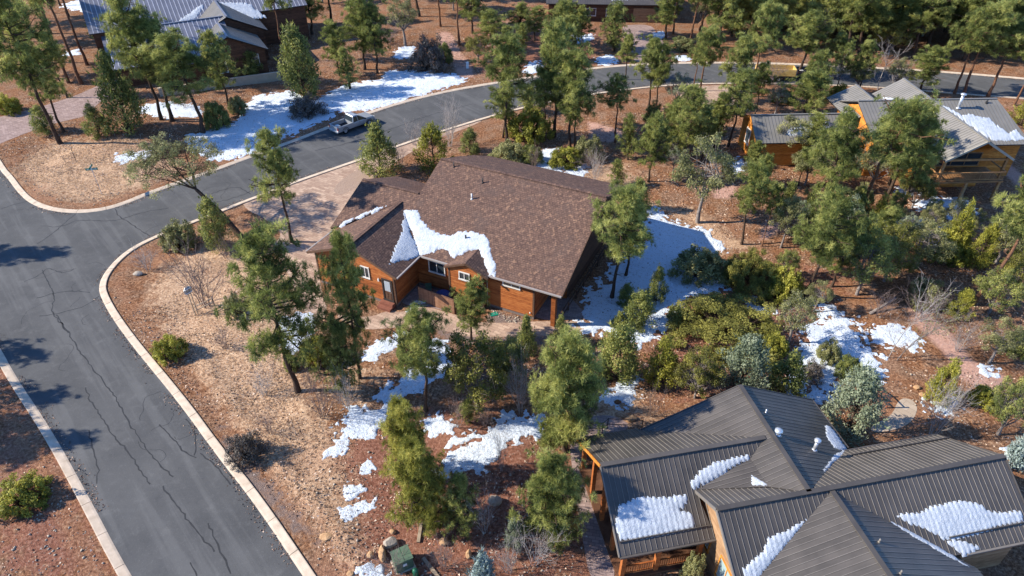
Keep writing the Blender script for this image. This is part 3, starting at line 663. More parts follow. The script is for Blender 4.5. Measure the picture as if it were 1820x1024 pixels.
# ============ main house with brown shingles
def main_house():
    h = House('shingled_house', (-6.791, 59.77), -.45, 'brown shingled house with orange brown wood siding in the centre')
    zr, dv, ze, L, sl = 7.86, 9.797, 3.75, 16.718, .41952
    near = (zr, 0, -sl); far = (zr, 0, .36)
    ug, vg = -6.408, 4.082; zg = zr - sl * vg
    h.slab([(ug, vg), (-.02, vg), (0, 0), (L, 0), (L, dv), (3.3, dv), (-1.29, 5.35), (-6.1, 9.45), (ug, 9.6)], near, 'shingle')
    h.slab([(0, 0), (L, 0), (L, -7.2), (1.4, -7.2), (.4, -5.6), (0, -3)], far, 'shingle')
    h.slab([(ug, vg), (-.03, vg), (-.03, -1.4), (ug, -1.4)], (zg - sl * vg, 0, sl), 'shingle')
    uc, zc, vf, hl, hr, sc = -1.289, 5.627, 13.491, 4.81, 4.609, .4098
    vi = (zr - zc) / sl
    valL = uc - hl; valR = uc + hr
    h.slab([(uc, vi - .15), (uc, vf), (valL, vf), (valL, (zr - (zc - sc * hl)) / sl)], (zc - sc * uc + .004, sc, 0), 'shingle_cross')
    h.slab([(uc, vi - .15), (uc, vf), (valR, vf), (valR, (zr - (zc - sc * hr)) / sl)], (zc + sc * uc + .004, -sc, 0), 'shingle_cross')
    ud, zd, vd, hd = 8.085, 4.616, 10.166, 2.097; sd_ = (zd - 3.711) / hd; vi2 = (zr - zd) / sl
    h.slab([(ud, vi2 - .1), (ud, vd), (ud - hd, vd), (ud - hd, dv)], (zd - sd_ * ud + .006, sd_, 0), 'shingle_cross', .16)
    h.slab([(ud, vi2 - .1), (ud, vd), (ud + hd, vd), (ud + hd, dv)], (zd + sd_ * ud + .006, -sd_, 0), 'shingle_cross', .16)
    h.ridge_cap((0, 0, zr), (L, 0, zr), 'shingle', .3); h.ridge_cap((ug, vg, zg), (-.1, vg, zg), 'shingle', .3); h.ridge_cap((uc, vi, zc), (uc, vf, zc), 'shingle_cross', .3)
    # walls
    wv = 9.347; cu0, cu1, cv = -5.65, 2.62, 12.95
    rf = lambda u, v: zr - sl * v - .24
    zcw = lambda u: zc - sc * abs(u - uc) - .24
    h.wall('v', cv, [(cu0, .35), (cu1, .35), (cu1, zcw(cu1)), (uc, zcw(uc)), (cu0, zcw(cu0))])
    h.wall('u', cu1, [(wv, .35), (cv, .35), (cv, zcw(cu1)), (wv, zcw(cu1))], out=1)
    h.wall('u', cu0, [(5.2, .35), (cv, .35), (cv, zcw(cu0)), (5.2, zcw(cu0))], out=-1)
    h.wall('v', wv, [(cu1 + .02, .35), (6.3, .35), (6.3, rf(0, wv)), (cu1 + .02, rf(0, wv))])
    bu0, bu1, bv = 6.32, 9.62, 9.98
    zb = lambda u: zd - sd_ * abs(u - ud) - .18
    h.wall('v', bv, [(bu0, .35), (bu1, .35), (bu1, zb(bu1)), (ud, zb(ud)), (bu0, zb(bu0))])
    h.wall('u', bu1, [(wv - .1, .35), (bv, .35), (bv, zb(bu1)), (wv - .1, zb(bu1))]); h.wall('u', bu0, [(wv - .1, .35), (bv, .35), (bv, zb(bu0)), (wv - .1, zb(bu0))], out=-1)
    h.wall('v', wv, [(bu1 + .02, .35), (14.1, .35), (14.1, rf(0, wv)), (bu1 + .02, rf(0, wv))])
    h.wall('u', 14.1, [(5.6, .35), (wv, .35), (wv, rf(0, wv)), (5.6, rf(0, 5.6))])
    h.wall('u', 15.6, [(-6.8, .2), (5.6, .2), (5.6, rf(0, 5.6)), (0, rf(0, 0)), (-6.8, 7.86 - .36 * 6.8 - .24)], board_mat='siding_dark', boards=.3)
    h.wall('v', 5.6, [(14.1, .2), (15.6, .2), (15.6, rf(0, 5.6)), (14.1, rf(0, 5.6))])
    h.wall('v', -6.8, [(1.6, .2), (15.6, .2), (15.6, 4.9), (1.6, 4.9)], out=-1, boards=0)
    h.wall('u', .45, [(-4.8, .2), (9, .2), (9, rf(0, 9)), (0, rf(0, 0)), (-4.8, 5.7)], out=-1, boards=.3)
    h.wall('u', -6.0, [(-.9, .2), (8.4, .2), (8.4, rf(0, 8.4)), (vg, rf(0, vg)), (-.9, zg - sl * (vg + .9) - .24)], out=-1, boards=.25)
    h.wall('v', -.9, [(-6, .2), (.5, .2), (.5, 3.8), (-6, 3.8)], out=-1, boards=0)
    # block foundation under the siding
    for a in ((cu0, cu1, cv - .2, cv - .03), (cu1 - .2, cu1 - .03, wv, cv - .22), (cu1, 6.3, wv - .2, wv - .03), (bu0, bu1, bv - .2, bv - .03), (bu1, 14.1, wv - .2, wv - .03), (13.9, 14.07, 5.6, wv - .22)):
        h.box('foundation', a[0], a[1], a[2], a[3], -.15, .36, 'gravel_wall')
    # corner boards
    for u, v in ((cu1, cv), (cu0, cv), (bu0, bv), (bu1, bv), (14.1, wv)):
        zt = {cv: zcw(cu1), bv: zb(bu1), wv: rf(0, wv)}[v]
        s_ = 1 if u != cu0 and u != bu0 else -1
        h.part('corner_board', MB().box(min(u, u + s_ * .06), max(u, u + s_ * .06) + .0, -v - .065, -v + .10, .33, zt - .02).box(min(u - s_ * .1, u), max(u - s_ * .1, u), -v - .065, -v - .005, .33, zt - .02), 'trim')
    # eave and rake trim, gutters
    def edge(name, a, b, mat='trim', w_=.05, hh=.22, off=(0, 0, -.12)): h.part(name, MB().bar(np.array((a[0], -a[1], a[2])) + off, np.array((b[0], -b[1], b[2])) + off, w_, hh), mat)
    zn = lambda v: zr - sl * v
    edge('gutter', (3.4, dv + .06, ze), (L, dv + .06, ze), 'gutter', .12, .13, (0, 0, -.05))
    edge('rake_board', (L + .03, 0, zr), (L + .03, dv, ze)); edge('rake_board', (L + .03, 0, zr), (L + .03, -7.2, zr - .36 * 7.2)); edge('rake_board', (-.03, 0, zr), (-.03, vg, zg))
    edge('rake_board', (ug - .03, vg, zg), (ug - .03, 9.6, zn(9.6))); edge('rake_board', (ug - .03, vg, zg), (ug - .03, -1.4, zg - sl * 5.48))
    zl, z_r = zc - sc * hl, zc - sc * hr
    edge('rake_board', (uc, vf + .03, zc), (valL, vf + .03, zl)); edge('rake_board', (uc, vf + .03, zc), (valR, vf + .03, z_r))
    edge('gutter', (valL - .06, vf, zl), (valL - .06, 9.8, zl), 'gutter', .12, .13, (0, 0, -.05)); edge('gutter', (valR + .06, vf, z_r), (valR + .06, dv + .1, z_r), 'gutter', .12, .13, (0, 0, -.05))
    edge('rake_board', (ud, vd + .03, zd), (ud - hd, vd + .03, 3.711), hh=.16); edge('rake_board', (ud, vd + .03, zd), (ud + hd, vd + .03, 3.711), hh=.16)
    h.part('downspout', MB().tube([(bu1 + .12, -wv - .1, 3.4), (bu1 + .12, -wv - .1, .1)], .05, 6), 'gutter')
    # windows and door
    h.window('v', wv, 3.9, 5.58, 2.0, 3.26); h.window('v', bv, 7.33, 8.40, 2.68, 3.50); h.window('v', wv, 11.2, 12.85, 2.86, 3.36); h.window('v', cv, -.75, .15, 2.3, 3.5)
    d = h.window('v', cv, 1.36, 2.42, .52, 2.82, nx=1, frame='dark_trim', glass='siding_dark', name='door', fw=.13)
    q = MB().box(1.60, 2.18, -cv - .085, -cv - .06, 1.55, 2.6); h.part('door_window', q, 'pale_glass', d)
    h.part('door_panel', MB().box(1.6, 1.85, -cv - .08, -cv - .055, .75, 1.35).box(1.93, 2.18, -cv - .08, -cv - .055, .75, 1.35), 'trim', d)
    h.part('handle', MB().tube([(2.24, -cv - .06, 1.5), (2.24, -cv - .14, 1.5)], .03, 6), 'galv', d)
    h.part('wall_lamp', MB().box(1.0, 1.14, -cv - .18, -cv - .04, 2.42, 2.62).tube([(1.07, -cv - .11, 2.62), (1.07, -cv - .11, 2.74)], [.09, .02], 8), 'white_frame')
    for i, (v0, v1, zt) in enumerate(((cv + .05, cv + .55, .48), (cv + .55, cv + .95, .25))): h.box('step', 1.15, 2.5, v0 + .004, v1, -.05, zt, 'step_red')
    h.part('hose_bib', MB().tube([(13.8, -wv - .04, .75), (13.8, -wv - .16, .72)], .06, 6), 'white_frame')
    # porch post and beam
    h.box('porch_post', 15.7, 16.08, 9.05, 9.45, 0, rf(0, 9.2), 'siding'); h.box('porch_beam', 14.12, 16.3, 9.12, 9.36, rf(0, 9.2) - .3, rf(0, 9.36) - .02, 'trim')
    h.part('rail', MB().bar((16.3, -8.6, 1.0), (16.3, 2.5, 1.0), .08).bar((16.3, -8.6, .45), (16.3, 2.5, .45), .06), 'trim')
    for v in np.arange(-2.4, 8.7, 1.85): h.box('rail_post', 16.25, 16.35, v - .05, v + .05, 0, .955, 'trim')
    # roof vents
    for (u, v, hh, r, m_) in ((5.25, 1.45, .45, .06, 'black'), (5.09, 3.32, .55, .07, 'white_frame'), (6.53, 7.2, .4, .07, 'black'), (1.7, .5, .45, .06, 'black')): h.pipe('roof_vent', u, v, zn(v), hh, r, m_)
    # snow left in the valleys
    h.roof_snow([(716, 375), (742, 374), (747, 390), (763, 406), (780, 416), (800, 420), (815, 412), (840, 412), (860, 417), (870, 425), (872, 440), (876, 460), (882, 476), (880, 492), (870, 489), (858, 455), (850, 441), (826, 449), (803, 458), (796, 447), (786, 441), (765, 450), (747, 454), (735, 425)], near,
                'white snow lobes on the shingled slope above the courtyard window', .24, .14, seed=4)
    kc = (zc + sc * uc + .004, -sc, 0)
    h.roof_snow([(719, 378), (733, 420), (747, 452), (728, 460), (708, 466), (692, 470), (691, 464), (700, 448), (706, 430), (714, 412)], kc, 'streaked snow on the right slope of the side gable', .3, .07, 'u', .24, seed=9)
    h.roof_snow([(601, 404), (612, 393), (640, 383), (665, 371), (687, 364), (690, 367), (660, 379), (630, 390), (606, 402)], near, 'narrow strip of snow in the left roof valley', .25, .1, seed=2)
    return h
varied('gravel_wall', (.13, .105, .095), (.20, .165, .15), 4, .95, .1)
MAIN = main_house()

# ============ near house with bronze standing seam roof
def near_house():
    h = House('metal_roofed_house', (16.53, 23.512), .201, 'timber house with dark bronze standing seam metal roof at lower right')
    zA, s, sB, sC = 5.7, .61, .441, .631; u0, u1 = -5.5, 12.534
    vC, zC, uC0 = -4.206, 5.521, -10.753; vB = 8.427
    A = (zA, 0, -s); Af = (zA, 0, s); Bl = (zA, sB, 0); Br = (zA, -sB, 0)
    Cn = (zC + sC * vC, 0, -sC); Cf = (zC - sC * vC, 0, sC)
    uE, zE, sE1, sE2 = 1.319, 5.627, .335, .40
    El = (zE - sE1 * uE + .004, sE1, 0); Er = (zE + sE2 * uE + .004, -sE2, 0)
    vE = (zA - zE) / s
    eL = lambda u: (zA - (zE - sE1 * (uE - u))) / s; eR = lambda u: (zA - (zE - sE2 * (u - uE))) / s
    h.metal([(u0, 0), (uE, 0), (uE, vE), (u0, eL(u0))], A, 'v', 'bronze', 'bronze_rib')
    h.metal([(uE, 0), (u1, 0), (u1, 3.9), (eR and uE + (zE - (zA - s * 3.9)) / sE2, 3.9), (uE, vE)], A, 'v', 'bronze', 'bronze_rib')
    h.metal([(uE, vE), (uE, 8.6), (-5.1, 8.6), (-5.1, eL(-5.1))], El, 'u', 'bronze', 'bronze_rib')
    h.metal([(uE, vE), (uE, 8.6), (8.2, 8.6), (8.2, eR(8.2))], Er, 'u', 'bronze', 'bronze_rib')
    h.metal([(0, 0), (u1, 0), (u1 - .6, -3.75), (5.15, -3.75)], Af, 'v', 'bronze', 'bronze_rib')
    h.metal([(u0, 0), (0, 0), (-1.6, -1.18), (u0, -2.4)], Af, 'v', 'bronze', 'bronze_rib')
    h.metal([(0, 0), (0, -vB), (5.915, -vB), (5.915, -4.28)], Br, 'u', 'bronze', 'bronze_rib')
    h.metal([(0, -vB), (0, 0), (-1.62, -1.25), (-1.68, -3.35), (-.41, vC), (-6.5, -vB)], Bl, 'u', 'bronze', 'bronze_rib')
    # little saddle roof behind the side gable
    a, b, c = np.array((-1.62, -1.25, 4.985)), np.array((-1.68, -3.35, 4.96)), np.array((-5.62, -2.39, 4.27))
    nn = np.cross(b - a, c - a); ks = ((nn @ a) / nn[2], -nn[0] / nn[2], -nn[1] / nn[2])
    h.metal([tuple(a[:2]), tuple(b[:2]), tuple(c[:2])], ks, 'u', 'bronze', 'bronze_rib')
    h.metal([(uC0, vC), (uC0, .03), (-5.04, .03), (-5.5, -2.37), (-1.68, -3.35), (-.41, vC)], Cn, 'v', 'bronze', 'bronze_rib')
    h.metal([(uC0, vC), (uC0, -8.83), (-6.5, -8.83), (-6.5, -8.45), (-.41, vC)], Cf, 'v', 'bronze', 'bronze_rib')
    for p, q in (((u0, 0, zA), (u1, 0, zA)), ((0, 0, zA), (0, -vB, zA)), ((uC0, vC, zC), (-.41, vC, zC)), ((uE, vE, zE), (uE, 8.6, zE))): h.ridge_cap(p, q, 'bronze', .3)
    def edge(name, a_, b_, mat='bronze', w_=.06, hh=.2, off=(0, 0, -.07)): h.part(name, MB().bar(np.array((a_[0], -a_[1], a_[2])) + off, np.array((b_[0], -b_[1], b_[2])) + off, w_, hh), mat)
    zc0, zc1 = zC - sC * (vC * -1 + .03), zC - sC * 4.624
    edge('fascia', (uC0 - .03, vC, zC), (uC0 - .03, .03, zC - sC * 4.236), 'bronze_rib'); edge('fascia', (uC0 - .03, vC, zC), (uC0 - .03, -8.83, zc1), 'siding_orange')
    edge('gutter', (uC0, .10, zC - sC * 4.236), (-5.05, .10, zC - sC * 4.236), 'bronze', .12, .12); edge('fascia', (u0 - .03, 0, zA), (u0 - .03, eL(u0), zA - s * eL(u0)), 'bronze_rib'); edge('fascia', (u0 - .03, 0, zA), (u0 - .03, -2.4, zA - s * 2.4), 'bronze_rib')
    edge('fascia', (u1 + .03, 0, zA), (u1 + .03, 3.9, zA - s * 3.9)); edge('gutter', (7.9, 3.97, zA - s * 3.9), (u1, 3.97, zA - s * 3.9), 'bronze_rib', .12, .12)
    edge('fascia', (u1 + .03, 0, zA), (u1 - .57, -3.75, zA - s * 3.75)); edge('gutter', (5.2, -3.83, zA - s * 3.75), (u1 - .6, -3.83, zA - s * 3.75), 'bronze', .1, .1)
    edge('gutter', (5.99, -vB, zA - sB * 5.915), (5.99, -4.2, zA - sB * 5.915), 'bronze', .1, .1); edge('fascia', (0, -vB - .03, zA), (5.915, -vB - .03, zA - sB * 5.915)); edge('fascia', (0, -vB - .03, zA), (-6.5, -vB - .03, zA - sB * 6.5))
    # snow guards
    for a_, b_, k in (((uC0 + .1, -.55), (-5.3, -.55), Cn), ((7.2, 3.15), (12.45, 3.15), A), ((5.2, -3.08), (12, -3.08), Af)):
        z = lambda q: k[0] + k[1] * q[0] + k[2] * q[1] + .10
        h.part('snow_guard', MB().bar((a_[0], -a_[1], z(a_)), (b_[0], -b_[1], z(b_)), .05, .09), 'bronze')
    # walls
    bm = dict(mat='siding_tan', boards=.22)
    zA_ = lambda v: zA - s * abs(v) - .2
    eLz = lambda v: min(zA_(v), 9)
    h.wall('u', -5.0, [(-2.2, 0), (8.4, 0), (8.4, 3.2), (3.4, 3.2), (0, zA_(0)), (-2.2, zA_(2.2))], out=-1, mat='siding_tan', boards=.3)
    h.wall('u', 5.4, [(-8.1, 0), (-4.2, 0), (-4.2, 3), (-8.1, 3)], **bm); h.wall('v', -8.0, [(-6.2, 0), (5.4, 0), (5.4, 3.1), (0, 5.4), (-6.2, 2.7)], out=-1, mat='siding_tan', boards=0)
    h.wall('v', -3.3, [(5.4, 0), (12, 0), (12, 3.4), (5.4, 3.4)], out=-1, mat='siding_tan', boards=0); h.wall('u', 12.0, [(-3.3, 0), (3.4, 0), (3.4, zA_(3.4)), (0, zA_(0)), (-3.3, zA_(3.3))], **bm)
    h.wall('v', 3.4, [(7.4, 0), (12, 0), (12, zA_(3.4)), (7.4, zA_(3.4))], **bm); h.wall('u', 7.8, [(3.4, 0), (8.4, 0), (8.4, 2.8), (3.4, 2.8)], **bm)
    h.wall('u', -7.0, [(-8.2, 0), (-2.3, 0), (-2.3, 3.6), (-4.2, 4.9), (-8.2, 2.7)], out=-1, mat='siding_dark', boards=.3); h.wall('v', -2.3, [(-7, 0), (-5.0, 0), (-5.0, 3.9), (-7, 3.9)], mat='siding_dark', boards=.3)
    h.window('u', -5.0, .9, 2.6, .7, 2.6, out=-1, nx=2, frame='siding_orange', glass='glass_teal'); h.window('u', -5.0, -1.6, -.2, 1.0, 2.4, out=-1, nx=1, frame='siding_orange', glass='glass_teal')
    # porch of the left wing: posts, beams, picket rail
    for v in (-8.3, -6.2, -4.2, -2.1, -.35):
        zt = (zC - sC * abs(v - vC)) - .2
        h.box('porch_post', uC0 + .35, uC0 + .6, v - .13, v + .13, 0, zt, 'siding')
    for u in (-8.2, -5.6): h.box('porch_post', u - .13, u + .13, -.48, -.22, 0, 2.85, 'siding')
    h.part('porch_beam', MB().bar((uC0 + .47, 8.5, 2.72), (uC0 + .47, 4.2, 5.2), .14, .2).bar((uC0 + .47, .2, 2.75), (uC0 + .47, 4.2, 5.2), .14, .2), 'siding')
    h.box('porch_floor', uC0 + .2, -7.0, -8.4, -.1, -.1, .16, 'siding_dark'); h.box('porch_floor', -7.0, -5.1, -2.2, -.1, -.1, .16, 'siding_dark')
    for (a_, b_) in ((uC0 + .6, -8.35), (-8.05, -5.75)):
        rl = h.part('porch_rail', MB().bar((a_, .35, 1.02), (b_, .35, 1.02), .09, .06).bar((a_, .35, .3), (b_, .35, .3), .06), 'siding')
        pm = MB().box(-.018, .018, -.018, .018, .33, .99).mesh('baluster'); pm.materials.append(M['siding'])
        for u in np.arange(a_ + .12, b_, .14): q = link('baluster', pm, None, rl); q.location = (u, .35, 0)
    # vents and chimneys
    for (px, py, hh, r, cap) in ((1382, 773, .25, .13, True), (1447, 800, .75, .11, True), (1361, 734, .3, .045, False)):
        p = h.pl(px, py, sB, 0, 1, zA); h.pipe('flue_pipe' if cap else 'roof_vent', p[0], p[1], p[2], hh, r, 'galv', cap)
    for (px, py) in ((1562, 964), (1600, 1020)): p = h.pl(px, py, -Er[1], 0, 1, Er[0]); h.pipe('roof_vent', p[0], p[1], p[2], .3, .05, 'bronze_rib')
    # roof snow (photo outlines cast onto each slope)
    Z5 = lambda L: [(1000 + x / 2.976, 680 + y / 2.976) for x, y in L]; Z6 = lambda L: [(1420 + x / 2.9775, 680 + y / 2.9775) for x, y in L]
    h.roof_snow(Z5([(295, 640), (420, 615), (520, 600), (655, 600), (650, 640), (610, 680), (690, 700), (700, 765), (640, 785), (470, 815), (300, 845), (280, 740)]), Cn, 'wide snow sheet at the lower corner of the bronze porch roof', .3, .15, 'v', .31, seed=1)
    h.roof_snow(Z5([(670, 530), (720, 470), (800, 420), (900, 395), (985, 382), (985, 400), (880, 460), (760, 530), (690, 568)]), Cn, 'wing shaped snow along the valley of the bronze porch roof', .3, .13, 'v', .31, seed=2)
    h.roof_snow(Z5([(1000, 490), (1030, 505), (1085, 542), (1000, 546)]), ks, 'tiny snow wedge on the saddle roof', .15, .1, seed=3)
    h.roof_snow(Z5([(950, 985), (1050, 900), (1090, 830), (1170, 790), (1250, 760), (1335, 695), (1320, 740), (1230, 900), (1180, 985), (1100, 1030), (960, 1040)]), A, 'snow along the left valley of the near bronze gable', .35, .13, 'v', .31, seed=5, on=[(u0, 0), (uE, 0), (uE, vE), (u0, eL(u0))])
    h.roof_snow(Z6([(490, 700), (560, 690), (640, 680), (700, 650), (800, 625), (900, 622), (960, 640), (1000, 675), (1100, 680), (1180, 675), (1192, 740), (1080, 760), (900, 800), (770, 835), (880, 850), (945, 875), (870, 905), (760, 830), (640, 770), (540, 725)]), A, 'large scalloped snow field on the right bronze slope', .35, .15, 'v', .31, seed=6)
    h.roof_snow(Z6([(465, 720), (560, 765), (700, 850), (820, 920), (900, 975), (860, 960), (740, 895), (600, 810), (500, 750)]), Er, 'thin snow line along the right valley of the near bronze gable', .12, .1, 'u', seed=7)
    h.roof_snow(Z6([(145, 225), (170, 240), (215, 300), (255, 350), (240, 370), (190, 350), (150, 290)]), Br, 'feathered snow under the eave of the dark bronze slope', .3, .1, 'u', .31, seed=8)
    h.roof_snow(Z6([(255, 350), (245, 385), (190, 420), (125, 485), (150, 430), (200, 375)]), Br, 'narrow snow streak in the rear bronze valley', .15, .1, 'u', seed=9)
    return h
NEAR = near_house()

# ============ log house at right with grey metal roof
def log_house():
    h = House('log_house', (48.636, 76.478), .041, 'orange log house with grey metal roof and deck at upper right')
    zA = 7.0; sN = .42; sB = .573; u0, u1 = -8.73, 7.69; vf, vn = 6.8, 11.08; wl, wr = 3.72, 3.65
    A = (zA, 0, -sN); Af = (zA, 0, .4); Bl = (zA + .003, sB, 0); Br = (zA + .003, -sB, 0)
    f = dict(mat='grey_metal', rib='grey_rib', parts=False, spacing=.4)
    vl = lambda w_: w_ * sB / sN
    h.metal([(u0, 0), (0, 0), (-wl, vl(wl)), (u0, vl(wl))], A, 'v', **f); h.metal([(0, 0), (u1, 0), (u1 + 1.2, 6.4), (wr, 6.4), (wr, vl(wr))], A, 'v', **f)
    h.metal([(0, -vf), (0, vn), (-wl, vn), (-wl, -vf)], Bl, 'u', **f); h.metal([(0, -vf), (0, vn), (wr, vn), (wr, -vf)], Br, 'u', **f)
    h.metal([(u0, 0), (u1, 0), (u1, -5), (u0, -5)], Af, 'v', **f)
    g = -6.2; zg = 6.6
    h.metal([(g, -6), (g, 1.0), (g - 3.2, 1.0), (g - 3.2, -6)], (zg - .5 * g, .5, 0), 'u', **f); h.metal([(g, -6), (g, 1.0), (g + 2.6, 1.0), (g + 2.6, -6)], (zg + .5 * g, -.5, 0), 'u', **f)
    cu0, cu1, cv, cz = -20.5, -8.5, -1.1, 5.0
    h.metal([(cu0, cv), (cu1, cv), (cu1, cv + 3.4), (cu0, cv + 3.4)], (cz + .58 * cv, 0, -.58), 'v', **f); h.metal([(cu0, cv), (cu1, cv), (cu1, cv - 3.2), (cu0, cv - 3.2)], (cz - .45 * cv, 0, .45), 'v', **f)
    for p, q in (((u0, 0, zA), (u1, 0, zA)), ((0, -vf, zA), (0, vn, zA)), ((cu0, cv, cz), (cu1, cv, cz)), ((g, -6, zg), (g, 1, zg))): h.ridge_cap(p, q, 'grey_metal', .26)
    bm = dict(mat='siding_orange', boards=.24)
    h.wall('u', cu0 + .4, [(cv - 2.9, 0), (cv + 3.1, 0), (cv + 3.1, 3.0), (cv, 4.75), (cv - 2.9, 3.5)], out=-1, **bm); h.wall('v', cv + 3.1, [(cu0 + .4, 0), (cu1, 0), (cu1, 2.9), (cu0 + .4, 2.9)], **bm)
    h.wall('v', 5.0, [(-8.3, 0), (-wl, 0), (-wl, 4.6), (-8.3, 4.6)], **bm); h.wall('u', -8.3, [(-4.6, 0), (5, 0), (5, 4.6), (0, 6.6), (-4.6, 4.8)], out=-1, **bm)
    h.wall('v', 8.0, [(-3.3, 0), (3.2, 0), (3.2, 4.9), (0, 6.7), (-3.3, 4.8)], **bm); h.wall('u', 3.2, [(5.8, 0), (8, 0), (8, 4.9), (5.8, 4.9)], **bm); h.wall('u', -3.3, [(5, 0), (8, 0), (8, 4.8), (5, 4.8)], out=-1, **bm)
    h.wall('v', 5.8, [(3.2, 0), (8.2, 0), (8.2, 4.2), (3.2, 4.2)], **bm); h.wall('u', 8.2, [(-4.6, 0), (5.8, 0), (5.8, 4.2), (0, 6.6), (-4.6, 4.8)], mat='siding_orange', boards=0)
    h.wall('v', -4.6, [(-8.3, 0), (8.2, 0), (8.2, 4.6), (-8.3, 4.6)], out=-1, mat='siding_orange', boards=0)
    h.window('v', 8.0, -.9, .9, 4.6, 5.5, nx=2); h.window('v', 8.0, -2.4, 2.4, 2.7, 4.3, nx=3, frame='siding_tan'); h.window('u', cu0 + .4, cv - .9, cv + .4, 1.3, 3.2, out=-1, nx=1)
    # deck under the front gable
    h.box('deck_floor', -4.3, 3.4, 8.02, 11.3, 2.3, 2.5, 'log')
    for u in (-4.1, -.4, 3.2):
        h.box('deck_post', u - .13, u + .13, 10.95, 11.2, -.1, 2.3, 'log')
    for u in (-3.4, 3.2): h.box('gable_post', u - .12, u + .12, 10.55, 10.8, 2.5, zA - sB * abs(u) - .15, 'log')
    h.part('gable_tie', MB().bar((-3.5, -10.7, 4.75), (3.3, -10.7, 4.75), .18, .22), 'log')
    rl = h.part('deck_rail', MB().bar((-4.2, -11.2, 3.5), (3.3, -11.2, 3.5), .14, .1).bar((-4.2, -11.2, 2.65), (3.3, -11.2, 2.65), .08).bar((-4.2, -8.1, 3.5), (-4.2, -11.2, 3.5), .12, .1).bar((3.3, -8.1, 3.5), (3.3, -11.2, 3.5), .12, .1), 'log')
    pm = MB().box(-.022, .022, -.022, .022, 2.69, 3.45).mesh('baluster'); pm.materials.append(M['log'])
    for u in np.arange(-4.05, 3.3, .17): q = link('baluster', pm, None, rl); q.location = (u, -11.2, 0)
    def edge(a_, b_, mat='galv', hh=.22): h.part('fascia', MB().bar(np.array((a_[0], -a_[1], a_[2])) + (0, 0, -.08), np.array((b_[0], -b_[1], b_[2])) + (0, 0, -.08), .06, hh), mat)
    edge((0, vn + .03, zA), (-wl, vn + .03, zA - sB * wl), 'stucco'); edge((0, vn + .03, zA), (wr, vn + .03, zA - sB * wr), 'stucco')
    edge((cu0 - .03, cv, cz), (cu0 - .03, cv + 3.4, cz - .58 * 3.4), 'siding_orange'); edge((cu0 - .03, cv, cz), (cu0 - .03, cv - 3.2, cz - .45 * 3.2), 'siding_orange')
    p = h.pl(1703, 192, 0, sN, 1, zA); h.pipe('flue_pipe', p[0], p[1], p[2], 1.5, .16, 'galv', True)
    p = h.pl(1753, 183, 0, sN, 1, zA); h.pipe('roof_vent', p[0], p[1], p[2], .4, .1, 'black')
    Z7 = lambda L: [(1440 + x / 4.655, 120 + y / 4.655) for x, y in L]
    h.roof_snow(Z7([(1070, 305), (1180, 350), (1260, 400), (1330, 385), (1400, 410), (1470, 420), (1560, 490), (1640, 540), (1700, 515), (1769, 590), (1700, 605), (1510, 605), (1380, 520), (1230, 410)]), A, 'broad snow field right of the log house front gable', .4, .16, seed=11)
    h.roof_snow([(1405, 225), (1440, 218), (1475, 218), (1475, 238), (1440, 246), (1400, 240)], (cz + .58 * cv, 0, -.58), 'snow on the low left wing of the log house', .5, .13, seed=12)
    h.roof_snow(Z7([(600, 248), (660, 252), (750, 272), (640, 268)]), Bl, 'thin snow sliver behind the log house ridge', .15, .1, 'u', seed=13)
    h.roof_snow(Z7([(860, 420), (930, 390), (975, 360), (965, 390), (880, 440), (760, 500), (740, 480)]), A, 'snow along the left valley of the log house gable', .3, .12, seed=14)
    return h
LOGH = log_house()

